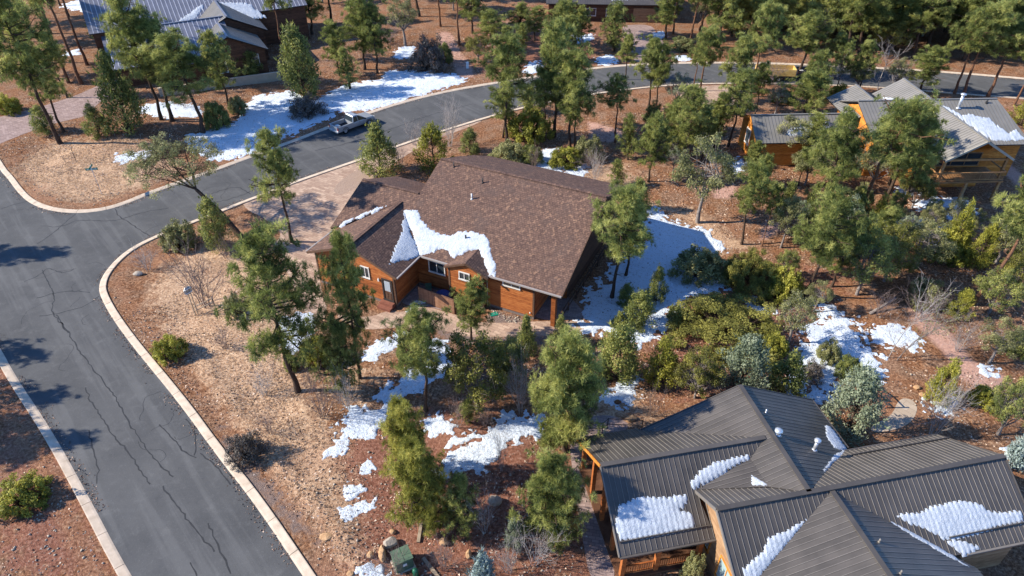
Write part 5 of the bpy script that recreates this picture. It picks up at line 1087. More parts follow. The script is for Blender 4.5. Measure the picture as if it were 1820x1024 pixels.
# ------------------------------------------------------------------ trees and shrubs read off the photograph: kind, base x, base y, top y, crown width (photo px), label
PL = [
 # left front, around the corner and the tall pines before the brown house
 ('pine1', 530, 697, 412, 144, 'tallest broad pine left of the side door with a leaning dark trunk'),
 ('pine1', 640, 675, 424, 84, 'tall pine standing right in front of the side gable'),
 ('youngpine', 614, 700, 590, 62, 'small thin pine at the foot of the side gable pines'),
 ('pine2', 757, 727, 548, 100, 'slim pine with round crown beside the curved snow patch'),
 ('pine1', 838, 606, 503, 68, 'small pine in front of the dormer window'),
 ('pine2', 519, 430, 238, 82, 'slender pine on the paved drive beside the side street'),
 ('juniper', 392, 440, 352, 58, 'dark leafy oak at the foot of the leaning oak'),
 ('shrub_green', 322, 438, 396, 58, 'round green shrub at the corner kerb'),
 ('bare', 262, 478, 445, 44, 'low bare shrub on the corner verge left of the round green shrub'),
 ('bare', 366, 545, 455, 90, 'large lilac grey leafless shrub behind the grey road sign'),
 ('bare', 402, 460, 425, 30, 'small bare shrub right of the round green corner shrub'),
 ('shrub', 306, 632, 600, 54, 'yellow green shrub beside the main street kerb'),
 ('shrub', 44, 892, 864, 86, 'round yellow green shrub at the left edge'),
 ('shrub_dry', 440, 812, 775, 62, 'dark grey dead looking shrub on the street bank'),
 ('shrub', 566, 640, 600, 60, 'yellow green shrub between the two tall front pines'),
 ('youngpine', 549, 652, 622, 22, 'tiny yellow seedling pine left of the shrub between the tall pines'),
 ('bare', 470, 700, 668, 50, 'low bare twigs on the dry bank above the kerb'), ('bare', 480, 770, 740, 44, 'low bare twigs beside the dark grey dead shrub'), ('shrub_green', 520, 655, 630, 26, 'tiny green shrub left at the foot of the tallest broad pine'), ('bare', 575, 745, 690, 60, 'bare thicket left of the ragged snow patch'), ('bare', 620, 730, 672, 50, 'bare thicket behind the ragged snow patch'), ('bare', 555, 700, 660, 36, 'bare shrub at the foot of the tallest broad pine'),
 ('shrub_green', 420, 560, 528, 34, 'small green shrub left of the tallest broad pine'),
 ('bare', 400, 620, 590, 40, 'low bare twigs in the dry grass left of the tallest broad pine'),
 # middle
 ('shrub_green', 726, 640, 598, 40, 'small green shrub left of the slim pine'),
 ('oak_green', 850, 732, 585, 128, 'large yellow green oak clump in the middle of the yard'),
 ('oak_green', 905, 690, 598, 70, 'darker oak right behind the large oak clump'),
 ('juniper', 936, 632, 562, 42, 'narrow dark juniper below the porch post'),
 ('juniper', 995, 612, 562, 34, 'small juniper below the porch corner'),
 ('densepine', 1006, 802, 606, 140, 'large dense pine in front of the bronze porch roof'),
 ('densepine', 976, 956, 818, 116, 'dense rounded pine left of the porch walk'),
 ('yellowpine', 735, 850, 712, 76, 'yellow green pine above the red mulch, upper of two'),
 ('yellowpine', 762, 930, 785, 92, 'yellow green pine above the green utility box, lower of two'),
 ('youngpine', 822, 950, 858, 58, 'small green pine right of the lower yellow green pine'),
 ('spruce', 862, 1060, 984, 54, 'blue grey spruce at the bottom edge'),
 ('sage', 915, 975, 925, 36, 'small grey green juniper among bare shrubs near the bottom'),
 ('bare', 862, 945, 890, 56, 'bare shrub right of the small green pine'), ('bare_pale', 950, 1000, 950, 80, 'spreading pale bare shrub below the dense rounded pine'), ('bare', 700, 1020, 985, 60, 'low bare shrub right of the green pedestal'),
 ('bare', 790, 1010, 970, 60, 'low lilac bare shrub below the loose boulders'), ('bare', 905, 1015, 970, 50, 'bare shrub beside the blue grey spruce'),
 ('youngpine', 834, 752, 714, 30, 'tiny bright green pine below the large oak clump'), ('bare', 815, 760, 720, 50, 'brown bare shrub left of the tiny bright pine'), ('bare', 862, 758, 718, 44, 'brown bare shrub right of the tiny bright pine'),
 ('bare', 925, 735, 650, 46, 'tall grey bare shrub between the oak and the dense pine'), ('bare_pale', 892, 840, 770, 24, 'thin pale sapling on the long snow patch'), ('bare', 1158, 740, 700, 44, 'pale bare shrub above the bronze porch roof'),
 ('juniper', 1097, 672, 574, 84, 'green juniper right of the large dense pine'),
 ('yjuniper', 1172, 682, 600, 66, 'yellow green juniper left of the big manzanita'),
 ('bigshrub', 1292, 596, 562, 190, 'widest manzanita thicket above the bronze roof'),
 ('oak_green', 1235, 708, 622, 88, 'rounded evergreen oak behind the bronze ridge, left one'),
 ('sage', 1310, 704, 604, 92, 'pale sage green oak behind the bronze ridge, middle one'),
 ('juniper', 1386, 704, 628, 84, 'dark evergreen behind the bronze ridge, right one'),
 # snow field right of the brown house
 ('pine2', 1087, 528, 336, 106, 'pine with open crown against the right gable of the brown house'),
 ('pine2', 1112, 490, 350, 70, 'shaded pine behind the open crowned pine'),
 ('juniper', 1166, 535, 474, 38, 'dark slim juniper standing on the blue snow'), ('juniper', 1132, 580, 518, 60, 'juniper clump at the lower end of the blue snow'), ('juniper', 1100, 585, 555, 34, 'small dark juniper left on the blue snow'),
 ('juniper', 1112, 540, 505, 40, 'dark juniper by the pine trunk on the blue snow'),
 ('shrub_green', 1240, 488, 448, 90, 'dark evergreen shrub on the right of the blue snow'), ('bigshrub', 1334, 505, 462, 108, 'yellow green manzanita right of the blue snow'), ('shrub', 1390, 530, 480, 60, 'manzanita right next to the yellow green one'),
 ('shrub_green', 1200, 570, 545, 34, 'low shrub at the edge of the blue snow'),
 ('oak', 1240, 395, 238, 116, 'broad olive oak with pale trunk behind the blue snow'),
 ('pine2', 1318, 434, 295, 66, 'round crowned pine right of the broad olive oak'), ('pine3', 1354, 437, 330, 34, 'thin pole pine right of the round crowned pine'),
 ('juniper', 1132, 375, 318, 40, 'narrow juniper at the far right roof corner'), ('youngpine', 1098, 330, 285, 26, 'small sapling pine beyond the right roof corner'), ('bare_pale', 1057, 322, 272, 34, 'pale leafless sapling beyond the brown roof'),
 ('bare', 950, 302, 262, 26, 'thin bare sapling standing in the snow beyond the brown roof'),
 # between the side street and the brown roof
 ('juniper', 677, 310, 220, 80, 'dense grey green juniper by the garage roof'), ('yjuniper', 772, 300, 222, 66, 'loose yellow green juniper behind the brown roof'), ('juniper', 836, 273, 230, 42, 'small juniper behind the brown ridge'),
 ('bare_pale', 736, 258, 220, 30, 'bare sapling between the two junipers'), ('bare_pale', 800, 262, 188, 44, 'pale leafless tree beside the loose juniper'), ('bare', 712, 300, 262, 24, 'bare twigs right of the dense grey green juniper'),
 ('pine2', 901, 253, 66, 92, 'tall pine just beyond the brown ridge, left of three'), ('pine2', 894, 245, 165, 50, 'short pine beside the tall left pine'),
 ('pine1', 985, 242, 38, 88, 'tall pine beyond the brown ridge, middle of three'), ('pine2', 1012, 262, 92, 88, 'tall pine beyond the brown ridge, right of three'),
 ('youngpine', 941, 200, 155, 36, 'small yellow pine before the street between the tall pines'), ('pine3', 968, 250, 130, 50, 'slender pole pine among the tall pines'), ('pine2', 1022, 262, 150, 54, 'thin trunked pine right of the tall pines'),
 ('shrub', 940, 246, 195, 74, 'yellow green thicket under the tall pines'), ('shrub_green', 905, 285, 255, 60, 'dark thicket left behind the brown roof'), ('shrub_green', 945, 288, 258, 40, 'dark thicket behind the brown roof by the snow'), ('shrub', 1005, 290, 262, 60, 'olive thicket right of the curved snow patch'), ('shrub_green', 1045, 280, 245, 50, 'dark thicket below the right tall pine'),
 ('bare', 1045, 300, 270, 40, 'grey bare twigs below the right tall pine'),
 ('pine3', 1093, 253, 140, 62, 'dark trunked pine right of the tall three'), ('pine2', 1152, 193, 68, 58, 'pine at the near kerb below the far driveway, left one'), ('pine2', 1166, 197, 80, 46, 'pine at the near kerb below the far driveway, right one'),
 ('pine2', 1111, 142, 62, 38, 'small pine on the street edge below the far driveway'), ('oak', 1200, 200, 122, 52, 'dark oak beside the log house drive'),
 ('pine3', 1243, 180, 52, 58, 'pine standing in the log house drive'), ('pine3', 1232, 162, 80, 40, 'thin pine at the kerb of the log house drive'), ('pine2', 1294, 260, 128, 62, 'pine below the log house drive'), ('pine2', 1302, 200, 66, 66, 'bushy pine right of the log house drive'),
 ('pine1', 1216, 288, 156, 78, 'bushy pine left of the log house gable'), ('pine1', 1152, 322, 200, 56, 'bright pine beyond the right end of the brown roof'), ('youngpine', 1116, 282, 205, 30, 'thin sapling pine beyond the brown roof'), ('pine1', 1180, 270, 190, 50, 'pine between the kerb pines and the oak'),
 ('pine3', 1333, 172, 12, 66, 'tall leaning pine by the wooden drum'), ('pine2', 1419, 134, 22, 76, 'tall pine beside the dark truck'), ('pine2', 1421, 238, 128, 78, 'pine growing before the log house left wing'),
 ('oak', 1405, 285, 205, 74, 'grey olive oak before the log house left wing'), ('oak', 1335, 335, 285, 50, 'small oak left of the log house end wall'), ('pine1', 1268, 262, 168, 46, 'green pine in the group left of the log house'),
 ('oak_green', 1462, 300, 230, 70, 'dark oak in front of the log house left wing'), ('pine1', 1432, 290, 205, 60, 'young pine in front of the log house left wing'), ('oak', 1535, 300, 225, 70, 'olive oak before the log house middle'),
 ('pine2', 1580, 330, 190, 84, 'pine before the log house middle'), ('bare', 1362, 150, 112, 60, 'bare shrub in front of the yellow trailer'), ('bare_pale', 1456, 172, 112, 56, 'tall pale leafless shrub beside the log house roof'), ('bare_tree', 1560, 160, 95, 56, 'grey bare tree behind the log house roof'), ('bare', 1590, 158, 118, 50, 'bare shrub behind the log house ridge'),
 ('oak_grey', 1532, 168, 98, 56, 'grey thin crowned oak behind the small back gable of the log house'), ('oak_grey', 1600, 166, 100, 50, 'grey thin crowned oak behind the large back gable'), ('pine2', 1478, 140, 60, 46, 'slim pine at the near kerb right of the dark truck'), ('shrub_green', 1392, 180, 158, 40, 'green shrub below the yellow trailer'), ('pine1', 1632, 168, 85, 66, 'bright pine behind the log house ridge'), ('shrub', 1490, 172, 150, 36, 'low olive shrub by the log house roof'),
 ('pine3', 1696, 167, 30, 70, 'pine behind the log house, left of three trunks'), ('pine3', 1712, 170, 10, 80, 'pine behind the log house, middle of three trunks'), ('pine3', 1756, 172, 40, 80, 'pine behind the log house, right of three trunks'), ('pine3', 1802, 186, 60, 60, 'pine at the right edge behind the log house'),
 ('yjuniper', 1812, 225, 170, 50, 'yellow green juniper at the right end of the log house'),
 # right side below the log house
 ('pine3', 1518, 392, 182, 120, 'tall leaning pine with tan trunk before the log house'), ('pine2', 1566, 376, 190, 104, 'dense pine before the log house valley'), ('pine2', 1452, 398, 205, 90, 'pine left of the tan leaning trunk'), ('pine1', 1600, 376, 215, 66, 'pine left of the log house deck'),
 ('oak_green', 1635, 372, 300, 60, 'dark oak at the left end of the log house deck'), ('oak', 1560, 345, 260, 80, 'olive oak under the tall leaning pine'), ('oak', 1440, 330, 262, 74, 'olive oak below the log house left wing'), ('oak', 1500, 320, 268, 60, 'grey oak below the log house wall'),
 ('pine2', 1433, 526, 340, 104, 'large olive pine right of the round crowned pine'), ('pine1', 1478, 508, 382, 70, 'pine between the large olive pine and the dark junipers'), ('oak', 1400, 440, 350, 66, 'olive oak above the right manzanita'), ('oak_green', 1545, 522, 402, 96, 'dark evergreen mass in the right woods'),
 ('oak_green', 1590, 500, 395, 90, 'yellow green oak in the right woods'), ('oak', 1640, 478, 390, 100, 'olive oak below the log house deck'), ('shrub', 1680, 460, 415, 70, 'yellow shrub below the log house deck'), ('oak', 1500, 450, 345, 80, 'oak in the shade of the right woods'),
 ('pine1', 1560, 470, 372, 64, 'young pine in the right woods'), ('oak_grey', 1700, 420, 350, 50, 'thin grey oak below the deck posts'), ('bare_tree', 1690, 402, 350, 40, 'slender pale trunk below the deck'),
 ('pine3', 1728, 542, 300, 130, 'big leaning pine with dead limbs near the right edge'), ('pine2', 1830, 480, 270, 120, 'large pine on the right edge below the deck'), ('oak_grey', 1790, 470, 380, 90, 'grey dead looking oak at the right edge'),
 ('oak_green', 1775, 555, 480, 84, 'green oak right of the leaning pine trunk'), ('yjuniper', 1701, 560, 515, 44, 'small bright juniper left of the leaning pine trunk'), ('oak_green', 1812, 530, 440, 70, 'dark oak at the right edge'), ('shrub_green', 1640, 540, 500, 60, 'shaded shrub in the right woods'),
 ('yjuniper', 1664, 712, 640, 56, 'bright yellow green juniper beside the pink gravel path'), ('oak_green', 1800, 772, 668, 84, 'yellow green juniper at the right edge above the spruce'), ('sage', 1505, 770, 660, 98, 'big sage green juniper behind the bronze valley'),
 ('oak', 1775, 645, 572, 80, 'grey olive shrub right of the pink gravel path'), ('shrub_green', 1800, 625, 590, 50, 'green shrub at the right edge above the gravel path'), ('bare_tree', 1579, 637, 535, 60, 'thin bare tree casting a long shadow, left of two'), ('bare_tree', 1594, 641, 535, 70, 'thin bare tree casting a long shadow, right of two'),
 ('bare', 1640, 572, 525, 60, 'grey leafless shrub above the gravel path'), ('bare', 1560, 565, 528, 56, 'grey leafless shrub above the two thin trees'), ('bare', 1700, 625, 580, 50, 'bare shrub right of the gravel path bend'), ('bare_pale', 1656, 774, 692, 64, 'pale leafless shrub behind the bronze ridge'),
 ('oak_grey', 1412, 612, 522, 84, 'grey sparse oak left of the speckled snow'), ('shrub', 1372, 628, 596, 50, 'olive shrub right of the widest manzanita'), ('shrub_green', 1470, 640, 610, 40, 'green shrub in the speckled snow'), ('shrub_green', 1505, 668, 635, 46, 'low green shrub at the lower end of the speckled snow'), ('shrub_dry', 1440, 672, 645, 40, 'brown shrub in the speckled snow'),
 ('spruce', 1800, 830, 778, 52, 'blue spruce at the right edge by the bronze gable'), ('shrub', 1745, 715, 690, 50, 'olive shrub below the gravel path'), ('oak', 1455, 555, 500, 50, 'olive oak beside the orange stump'),
 ('shrub_green', 1225, 1035, 985, 40, 'small green shrub beside the bronze porch'),
 # upper left
 ('pine2', 107, 254, -22, 118, 'tall pine at the left driveway with a leaning trunk'), ('pine2', 114, 236, 90, 70, 'second pine at the left driveway'), ('juniper', 82, 236, 188, 42, 'juniper at the foot of the driveway pines'),
 ('pine3', 145, 150, -170, 90, 'tall red trunked pine above the left driveway'), ('pine3', 122, 148, -110, 80, 'dark trunked pine left of the red trunked pine'), ('pine3', 155, 117, -120, 80, 'dark trunked pine right of the red trunked pine'), ('pine2', 120, 174, 60, 50, 'small pine beside the left driveway'),
 ('pine2', 30, 140, -40, 80, 'pine at the far left edge'), ('yjuniper', 184, 62, 6, 46, 'yellow green juniper left of the blue roof'), ('shrub', 20, 200, 170, 40, 'low shrub above the left driveway'), ('pine2', 60, 110, -90, 80, 'pine in the woods at upper left'),
 ('pine2', 10, 75, -90, 90, 'pine in the upper left corner'), ('pine3', 90, 60, -150, 80, 'pine behind the left driveway woods'), ('pine2', 225, 40, -80, 70, 'pine in front of the long blue roof'),
 ('juniper', 232, 234, 98, 84, 'tall dark juniper before the blue garage roof'), ('juniper', 178, 244, 188, 44, 'low dark juniper beside the left driveway'),
 ('pine2', 287, 214, -10, 96, 'pine before the blue roofed house, left trunk of three'), ('pine2', 306, 217, 40, 100, 'pine before the blue roofed house, middle trunk of three'), ('pine2', 361, 236, 62, 108, 'thick pine before the blue roofed house, right trunk of three'),
 ('pine1', 408, 190, 58, 60, 'bright pine against the blue roofed house wall'), ('youngpine', 452, 142, 94, 30, 'small pine in front of the dark house wall'), ('shrub_green', 388, 224, 178, 44, 'green shrub in the snow below the stone wall'), ('shrub_green', 425, 200, 170, 30, 'small shrub in the snow by the stone wall'),
 ('juniper', 540, 170, 42, 74, 'large yellow green juniper right of the blue roofed house'), ('pine3', 506, 108, -60, 60, 'thin pine by the end of the blue roof'), ('bare', 330, 190, 150, 40, 'bare shrub behind the front pine trunks'), ('shrub_dry', 545, 205, 172, 60, 'dark flat shrub in the snow by the kerb'),
 # top middle
 ('pine1', 604, 135, 36, 46, 'pine behind the pickup, left one'), ('youngpine', 622, 158, 84, 32, 'small pine behind the pickup'), ('pine1', 648, 124, -10, 70, 'bright pine above the pickup, left trunk'), ('pine1', 671, 130, 10, 60, 'bright pine above the pickup, right trunk'),
 ('oak_grey', 720, 82, -10, 70, 'grey oak with two trunks left of the red path'), ('shrub_dry', 763, 124, 66, 58, 'big round dark grey shrub beside the red path'), ('shrub_green', 790, 110, 75, 30, 'green shrub at the side of the red path'), ('bare', 690, 78, 50, 60, 'pinkish bare shrub left of the grey oak'),
 ('pine3', 783, 48, -70, 60, 'dark trunked pine above the red path, left one'), ('pine3', 816, 80, -60, 60, 'dark trunked pine above the red path, right one'), ('oak_green', 850, 106, 55, 50, 'rounded green oak right of the red path'), ('pine2', 876, 92, 20, 52, 'light green pine right of the red path'),
 ('pine1', 840, 60, -40, 60, 'pine at the top edge above the red path'), ('pine1', 555, 60, -40, 60, 'pine at the top edge right of the blue roof'), ('pine2', 590, 40, -70, 70, 'pine at the top edge behind the yellow green juniper'), ('pine2', 745, 30, -80, 70, 'pine at the top edge above the grey shrub'),
 ('pine1', 925, 62, 8, 48, 'pine left of the far brown house, left one'), ('pine1', 950, 72, 12, 44, 'pine left of the far brown house, right one'), ('pine1', 1008, 80, 0, 50, 'pine before the far brown house'), ('youngpine', 1090, 92, 8, 44, 'light pine beside the far garage door'),
 ('pine3', 1012, 66, -90, 60, 'thick dark trunk before the far brown house'), ('pine1', 1182, 70, -30, 60, 'pine right of the far driveway'), ('pine3', 1196, 60, -60, 50, 'pole pine right of the far driveway'), ('pine3', 1225, 80, -60, 60, 'pole pine above the street right of the far driveway'),
 ('pine3', 1243, 62, -80, 60, 'thin pole pine before the dark woods'), ('shrub_green', 1215, 88, 65, 40, 'dark shrub behind the far verge'), ('oak_grey', 1245, 60, -20, 50, 'grey bare oak before the dark woods'),
]
LEAN = {'big leaning grey oak overhanging the side street': (.42, math.pi * .95), 'tall leaning pine with tan trunk before the log house': (.08, 0.0), 'big leaning pine with dead limbs near the right edge': (.2, .1),
        'thin bare tree casting a long shadow, left of two': (.16, 0), 'thin bare tree casting a long shadow, right of two': (.3, 0), 'tall leaning pine by the wooden drum': (.04, 0), 'tallest broad pine left of the side door with a leaning dark trunk': (.02, math.pi)}
q = gp(432, 424); plant('lean_oak', q[0], q[1], 8.8, 5.2, 'big leaning grey oak overhanging the side street', 'junipers and oaks round the houses', rot=0.0)
GROUPS = {'pine': 'pines round the houses', 'tree': 'junipers and oaks round the houses', 'shrub': 'shrubs round the houses'}
for k, bx, by, top, wp, lab in PL:
    ln, la = LEAN.get(lab, (random.uniform(0, .03), random.random() * 6.28))
    nm, cat = NAMES['pine' if k.startswith('pine') else k]
    if bx > 1380 and k.startswith('oak'): bx -= .45 * (by - top) * (bx - 910) / 1590      # crown centre was read off: move the foot under it
    plant_px(k, bx, by, top, wp, lab, GROUPS['pine' if nm == 'pine_tree' else cat], lean=ln, leanaz=la)
# trees just outside the left edge whose shadows lie across the street
for (tx, ty, h, R, lab) in ((105, 456, 11, 2.0, 'pine just outside the left edge shading the junction'), (72, 628, 8.5, 1.9, 'pine just outside the left edge shading the main street'), (150, 790, 9, 1.5, 'slim pine outside the left edge shading the left kerb'), (95, 712, 8, 1.6, 'pine outside the left edge behind the kerb'),
                            (60, 760, 8, 2.0, 'pine outside the left edge above the round shrub'), (40, 820, 7, 1.8, 'pine outside the lower left corner')):
    q = gp(tx, ty); plant('pine1', q[0] - h / math.tan(SUN_EL), q[1], h, R, lab, 'pines outside the left edge')
# woods beyond the far street: each tree its own object
def woods(poly, n, label, group, hmin=9, hmax=16, mind=2.6, kinds=('pine1', 'pine2', 'pine2', 'pine3', 'oak_green'), wide=1.0, where=None):
    P = gpoly(poly); mn, mx = P.min(0), P.max(0); got = []; g = np.random.default_rng(len(label)); tries = 0
    while len(got) < n and tries < 9000:
        tries += 1; q = mn + g.random(2) * (mx - mn)
        if sdf(q[0], q[1], P) < 0 or any((q[0] - a) ** 2 + (q[1] - b) ** 2 < mind ** 2 for a, b in got): continue
        got.append((q[0], q[1])); k = kinds[g.integers(len(kinds))]; h = hmin + (hmax - hmin) * g.random()
        if k.startswith('oak'): h *= .62
        lab = label
        if where:
            px = proj(q[0], q[1], 4)[0]; far_ = (label + ', back row,') if group.startswith('woods beyond') and sdf(q[0], q[1], P) > 9 else (label + ', middle row,') if group.startswith('woods beyond') and sdf(q[0], q[1], P) > 4.5 else label; lab = {'o': 'low leafy oak', 'p': 'tall pine', 'd': 'dense low branched pine', 'j': 'juniper', 'y': 'yellow green juniper'}[k[0]] + ' ' + far_ + ' ' + [t for lim, t in where if px < lim][0]
        plant(k, q[0], q[1], h, h * (.19 + .06 * g.random()) * (1.4 if k.startswith('oak') else 1) * wide, lab, group)
woods([(1255, 88), (1500, 100), (1700, 109), (1900, 120), (2000, -10), (1800, -60), (1230, -40)], 185, 'in the dense woods', 'woods beyond the street at upper right', 10, 16, 2.4, ('pine1', 'pine1', 'pine2', 'densepine', 'oak_green', 'pine2'), 1.4,
      ((1340, 'right of the far driveway'), (1420, 'above the yellow trailer'), (1510, 'above the dark truck'), (1600, 'behind the bare tree'), (1700, 'above the log house ridge'), (1780, 'above the log house flue pipe'), (9999, 'at the upper right corner')))
woods([(560, 22), (900, 22), (905, -60), (540, -60)], 26, 'in the open top edge woods', 'open woods along the top edge', 9, 14, 3.2, where=((640, 'right of the blue roof'), (730, 'above the pickup'), (800, 'above the red path'), (9999, 'left of the far brown house')))
woods([(-30, 60), (150, 40), (170, -50), (-80, -50)], 18, 'in the woods beyond the left driveway', 'woods in the upper left corner', 11, 16, 3.5, where=((40, 'in the very corner'), (110, 'left of the yellow green juniper'), (9999, 'next to the blue roof')))
woods([(1370, 520), (1480, 500), (1490, 400), (1390, 380)], 8, 'in the thicket', 'thicket right of the manzanitas', 3, 6, 1.8, ('oak', 'juniper', 'oak_green'), where=((1425, 'right behind the yellow green manzanita'), (1470, 'behind the large olive pine'), (9999, 'left of the dark evergreen mass')))
woods([(1500, 400), (1600, 440), (1690, 470), (1800, 480), (1800, 430), (1680, 400), (1560, 380)], 18, 'in the thicket', 'thicket below the log house deck', 3, 6, 1.9, ('oak', 'juniper', 'oak_green', 'yjuniper'), where=((1560, 'below the tan leaning trunk'), (1610, 'below the log house valley'), (1660, 'left below the log house deck'), (1720, 'right below the log house deck'), (9999, 'beside the big leaning pine')))
woods([(1140, 235), (1275, 228), (1262, 300), (1190, 330)], 9, 'in the grove', 'grove left of the log house', 5, 8, 3.0, ('pine1', 'oak_green', 'oak', 'pine2'), where=((1190, 'behind the brown roof end'), (1240, 'behind the broad olive oak'), (1290, 'below the log house drive'), (9999, 'next to the log house end wall')))
woods([(1330, 330), (1470, 330), (1600, 380), (1480, 470), (1370, 420)], 9, 'in the slope woods', 'woods on the slope below the log house', 4, 6.5, 3.2, ('pine1', 'pine2', 'oak'), where=((1400, 'right of the pole pine'), (1470, 'above the large olive pine'), (9999, 'left of the tan leaning trunk')))
woods([(1330, 210), (1490, 160), (1560, 168), (1500, 185), (1350, 225)], 6, 'by the log house drive', 'trees by the log house drive', 6, 9, 3.0, ('pine1', 'pine2', 'oak'), where=((1400, 'left of the low roof wing'), (9999, 'behind the low roof wing')))
woods([(870, 130), (1040, 110), (1050, 85), (890, 95)], 6, 'on the far verge', 'young pines on the far verge', 5, 8, 3.0, ('pine1', 'pine2'), where=((920, 'right of the rounded green oak'), (960, 'behind the tall left pine'), (1000, 'behind the tall middle pine'), (9999, 'before the far brown house')))

# ------------------------------------------------------------------ ground cover nobody could count
def clutter(name, label, n, polys, mat, size, seed, flat=False, avoid=True):
    g = np.random.default_rng(seed); P, tries = [], 0
    G_ = [gpoly(p) for p in polys]; ar = np.array([abs(sum(a[0] * b[1] - b[0] * a[1] for a, b in zip(q, np.roll(q, -1, 0)))) for q in G_]); ar = ar / ar.sum()
    for q, f in zip(G_, ar):
        m = int(n * f * 2.2); mn, mx = q.min(0), q.max(0); c = mn + g.random((m, 2)) * (mx - mn); c = c[sdf(c[:, 0], c[:, 1], q) > 0][: int(n * f)]
        P.append(c)
    P = np.concatenate(P); d = sdf(P[:, 0], P[:, 1], ROAD)
    for q in DR.values(): d = np.maximum(d, sdf(P[:, 0], P[:, 1], q))
    for hp in HOUSE_FOOT.values(): d = np.maximum(d, sdf(P[:, 0], P[:, 1], hp))
    P = P[d < -.75]; P = P[fbm(P[:, 0] / 2.2, P[:, 1] / 2.2, seed, 3) > .42]; z = gz(P[:, 0], P[:, 1]); Q = np.c_[P, z]
    if flat: ch = leaf_bits(Q + (0, 0, .02), np.tile((0, 0, 1.), (len(Q), 1)), size * (.5 + g.random(len(Q))), g, g.random(len(Q)))
    else: ch = needle_tufts(Q, np.c_[g.normal(size=(len(Q), 2)) * .4, np.ones(len(Q))], size * (.5 + g.random(len(Q))), g, 4, .9, .14, g.random(len(Q)))
    o = link(name, mesh_leaves(name, [ch], mat)); tag(o, label, 'ground cover', None, 'stuff')
clutter('dry_grass', 'tan dry grass covering the bank along the main street and the far corner', 26000, [[(262, 520), (300, 465), (400, 425), (470, 450), (560, 500), (520, 610), (570, 720), (610, 790), (640, 1010), (590, 990), (500, 860), (400, 720), (290, 600)], [(15, 300), (100, 250), (250, 250), (340, 300), (250, 340), (150, 362), (70, 352)]], 'dry_grass', .16, 5)
clutter('needle_litter', 'brown needle litter and fallen twigs on the yard', 130000, [[(200, 560), (560, 480), (700, 590), (1060, 600), (1060, 1040), (620, 1040)], [(1130, 360), (1400, 300), (1820, 400), (1820, 830), (1540, 780), (1320, 690), (1100, 740), (1050, 620)], [(0, 300), (0, 180), (500, 60), (900, 60), (860, 150), (300, 330)], [(0, 640), (200, 1024), (0, 1024)], [(880, 250), (1300, 160), (1320, 330), (1130, 350)]], 'litter', .075, 6, True)

# grit and needles swept against the kerbs
def kerb_litter():
    g = np.random.default_rng(91); Q = []
    for K, sd_ in ((kn, 1), (kf, -1), (kl, -1)):
        P = resample(K, .25); d = np.gradient(P, axis=0); d /= np.linalg.norm(d, axis=1)[:, None]; nr = np.c_[-d[:, 1], d[:, 0]] * sd_
        for _ in range(7): Q.append(P + nr * (.03 + np.abs(g.normal(size=(len(P), 1))) * .28) + g.normal(size=P.shape) * .1)
    Q = np.concatenate(Q); Q = Q[(sdf(Q[:, 0], Q[:, 1], ROAD) > 0.03)]; Q = Q[fbm(Q[:, 0] / 1.7, Q[:, 1] / 1.7, 4, 3) > .47]
    ch = leaf_bits(np.c_[Q, np.full(len(Q), .03)], np.tile((0, 0, 1.), (len(Q), 1)), .04 + .05 * g.random(len(Q)), g, g.random(len(Q)) * .7)
    tag(link('kerb_litter', mesh_leaves('kerb_litter', [ch], 'litter')), 'brown needles and grit swept along the kerbs', 'ground cover', None, 'stuff')
kerb_litter()

# needles and bark blown onto the snow
def snow_debris():
    g = np.random.default_rng(17); Q = []
    for p, l, a_ in SNOW:
        q = gpoly(p); mn, mx = q.min(0), q.max(0); n = int(np.prod(mx - mn) * 5) + 10; c_ = mn + g.random((n, 2)) * (mx - mn); c_ = c_[sdf(c_[:, 0], c_[:, 1], q) > .1]; c_ = c_[fbm(c_[:, 0] / 1.6, c_[:, 1] / 1.6, 23, 3) > .5]; Q.append(c_)
    Q = np.concatenate(Q); z = gz(Q[:, 0], Q[:, 1]) + .10
    ch = leaf_bits(np.c_[Q, z], np.tile((0, 0, 1.), (len(Q), 1)), .03 + .08 * g.random(len(Q)) ** 2, g, g.random(len(Q)) * .45)
    tag(link('snow_debris', mesh_leaves('snow_debris', [ch], 'litter')), 'dark needles and bark bits lying on the snow patches', 'ground cover', None, 'stuff')
snow_debris()
# ------------------------------------------------------------------ vehicles and small things
def wheel(parent, x, y, r=.40, wd=.26, rim=True):
    mb = MB(); n = 20; prof = [(-wd / 2, r * .62), (-wd / 2, r * .92), (-wd / 2 + .04, r), (wd / 2 - .04, r), (wd / 2, r * .92), (wd / 2, r * .62)]
    vs = [(x + math.cos(2 * math.pi * k / n) * q, y + o, r + math.sin(2 * math.pi * k / n) * q) for o, q in prof for k in range(n)]; m = len(prof)
    fs = [(j * n + k, j * n + (k + 1) % n, (j + 1) % m * n + (k + 1) % n, (j + 1) % m * n + k) for j in range(m) for k in range(n)]
    w_ = link('wheel', None, None, parent)
    mb.add(vs, fs).build('tyre', M['rubber'], w_, True)
    rm = MB(); rm.tube([(x, y - wd * .36, r), (x, y + wd * .36, r)], r * .60, 16)
    for s_ in (-1, 1):
        for k in range(6):
            a = k * math.pi / 3; rm.bar((x, y + s_ * wd * .38, r), (x + math.cos(a) * r * .55, y + s_ * wd * .38, r + math.sin(a) * r * .55), .06, .05, (0, 1, 0))
    rm.build('rim', M['galv'], w_); return w_
def loft(mb, secs, cap=True):
    """secs: list of equal length rings"""
    n = len(secs[0]); vs = [p for s_ in secs for p in s_]
    fs = [(i * n + k, i * n + (k + 1) % n, (i + 1) * n + (k + 1) % n, (i + 1) * n + k) for i in range(len(secs) - 1) for k in range(n)]
    if cap: fs += [tuple(range(n))[::-1], tuple((len(secs) - 1) * n + k for k in range(n))]
    mb.add(vs, fs)
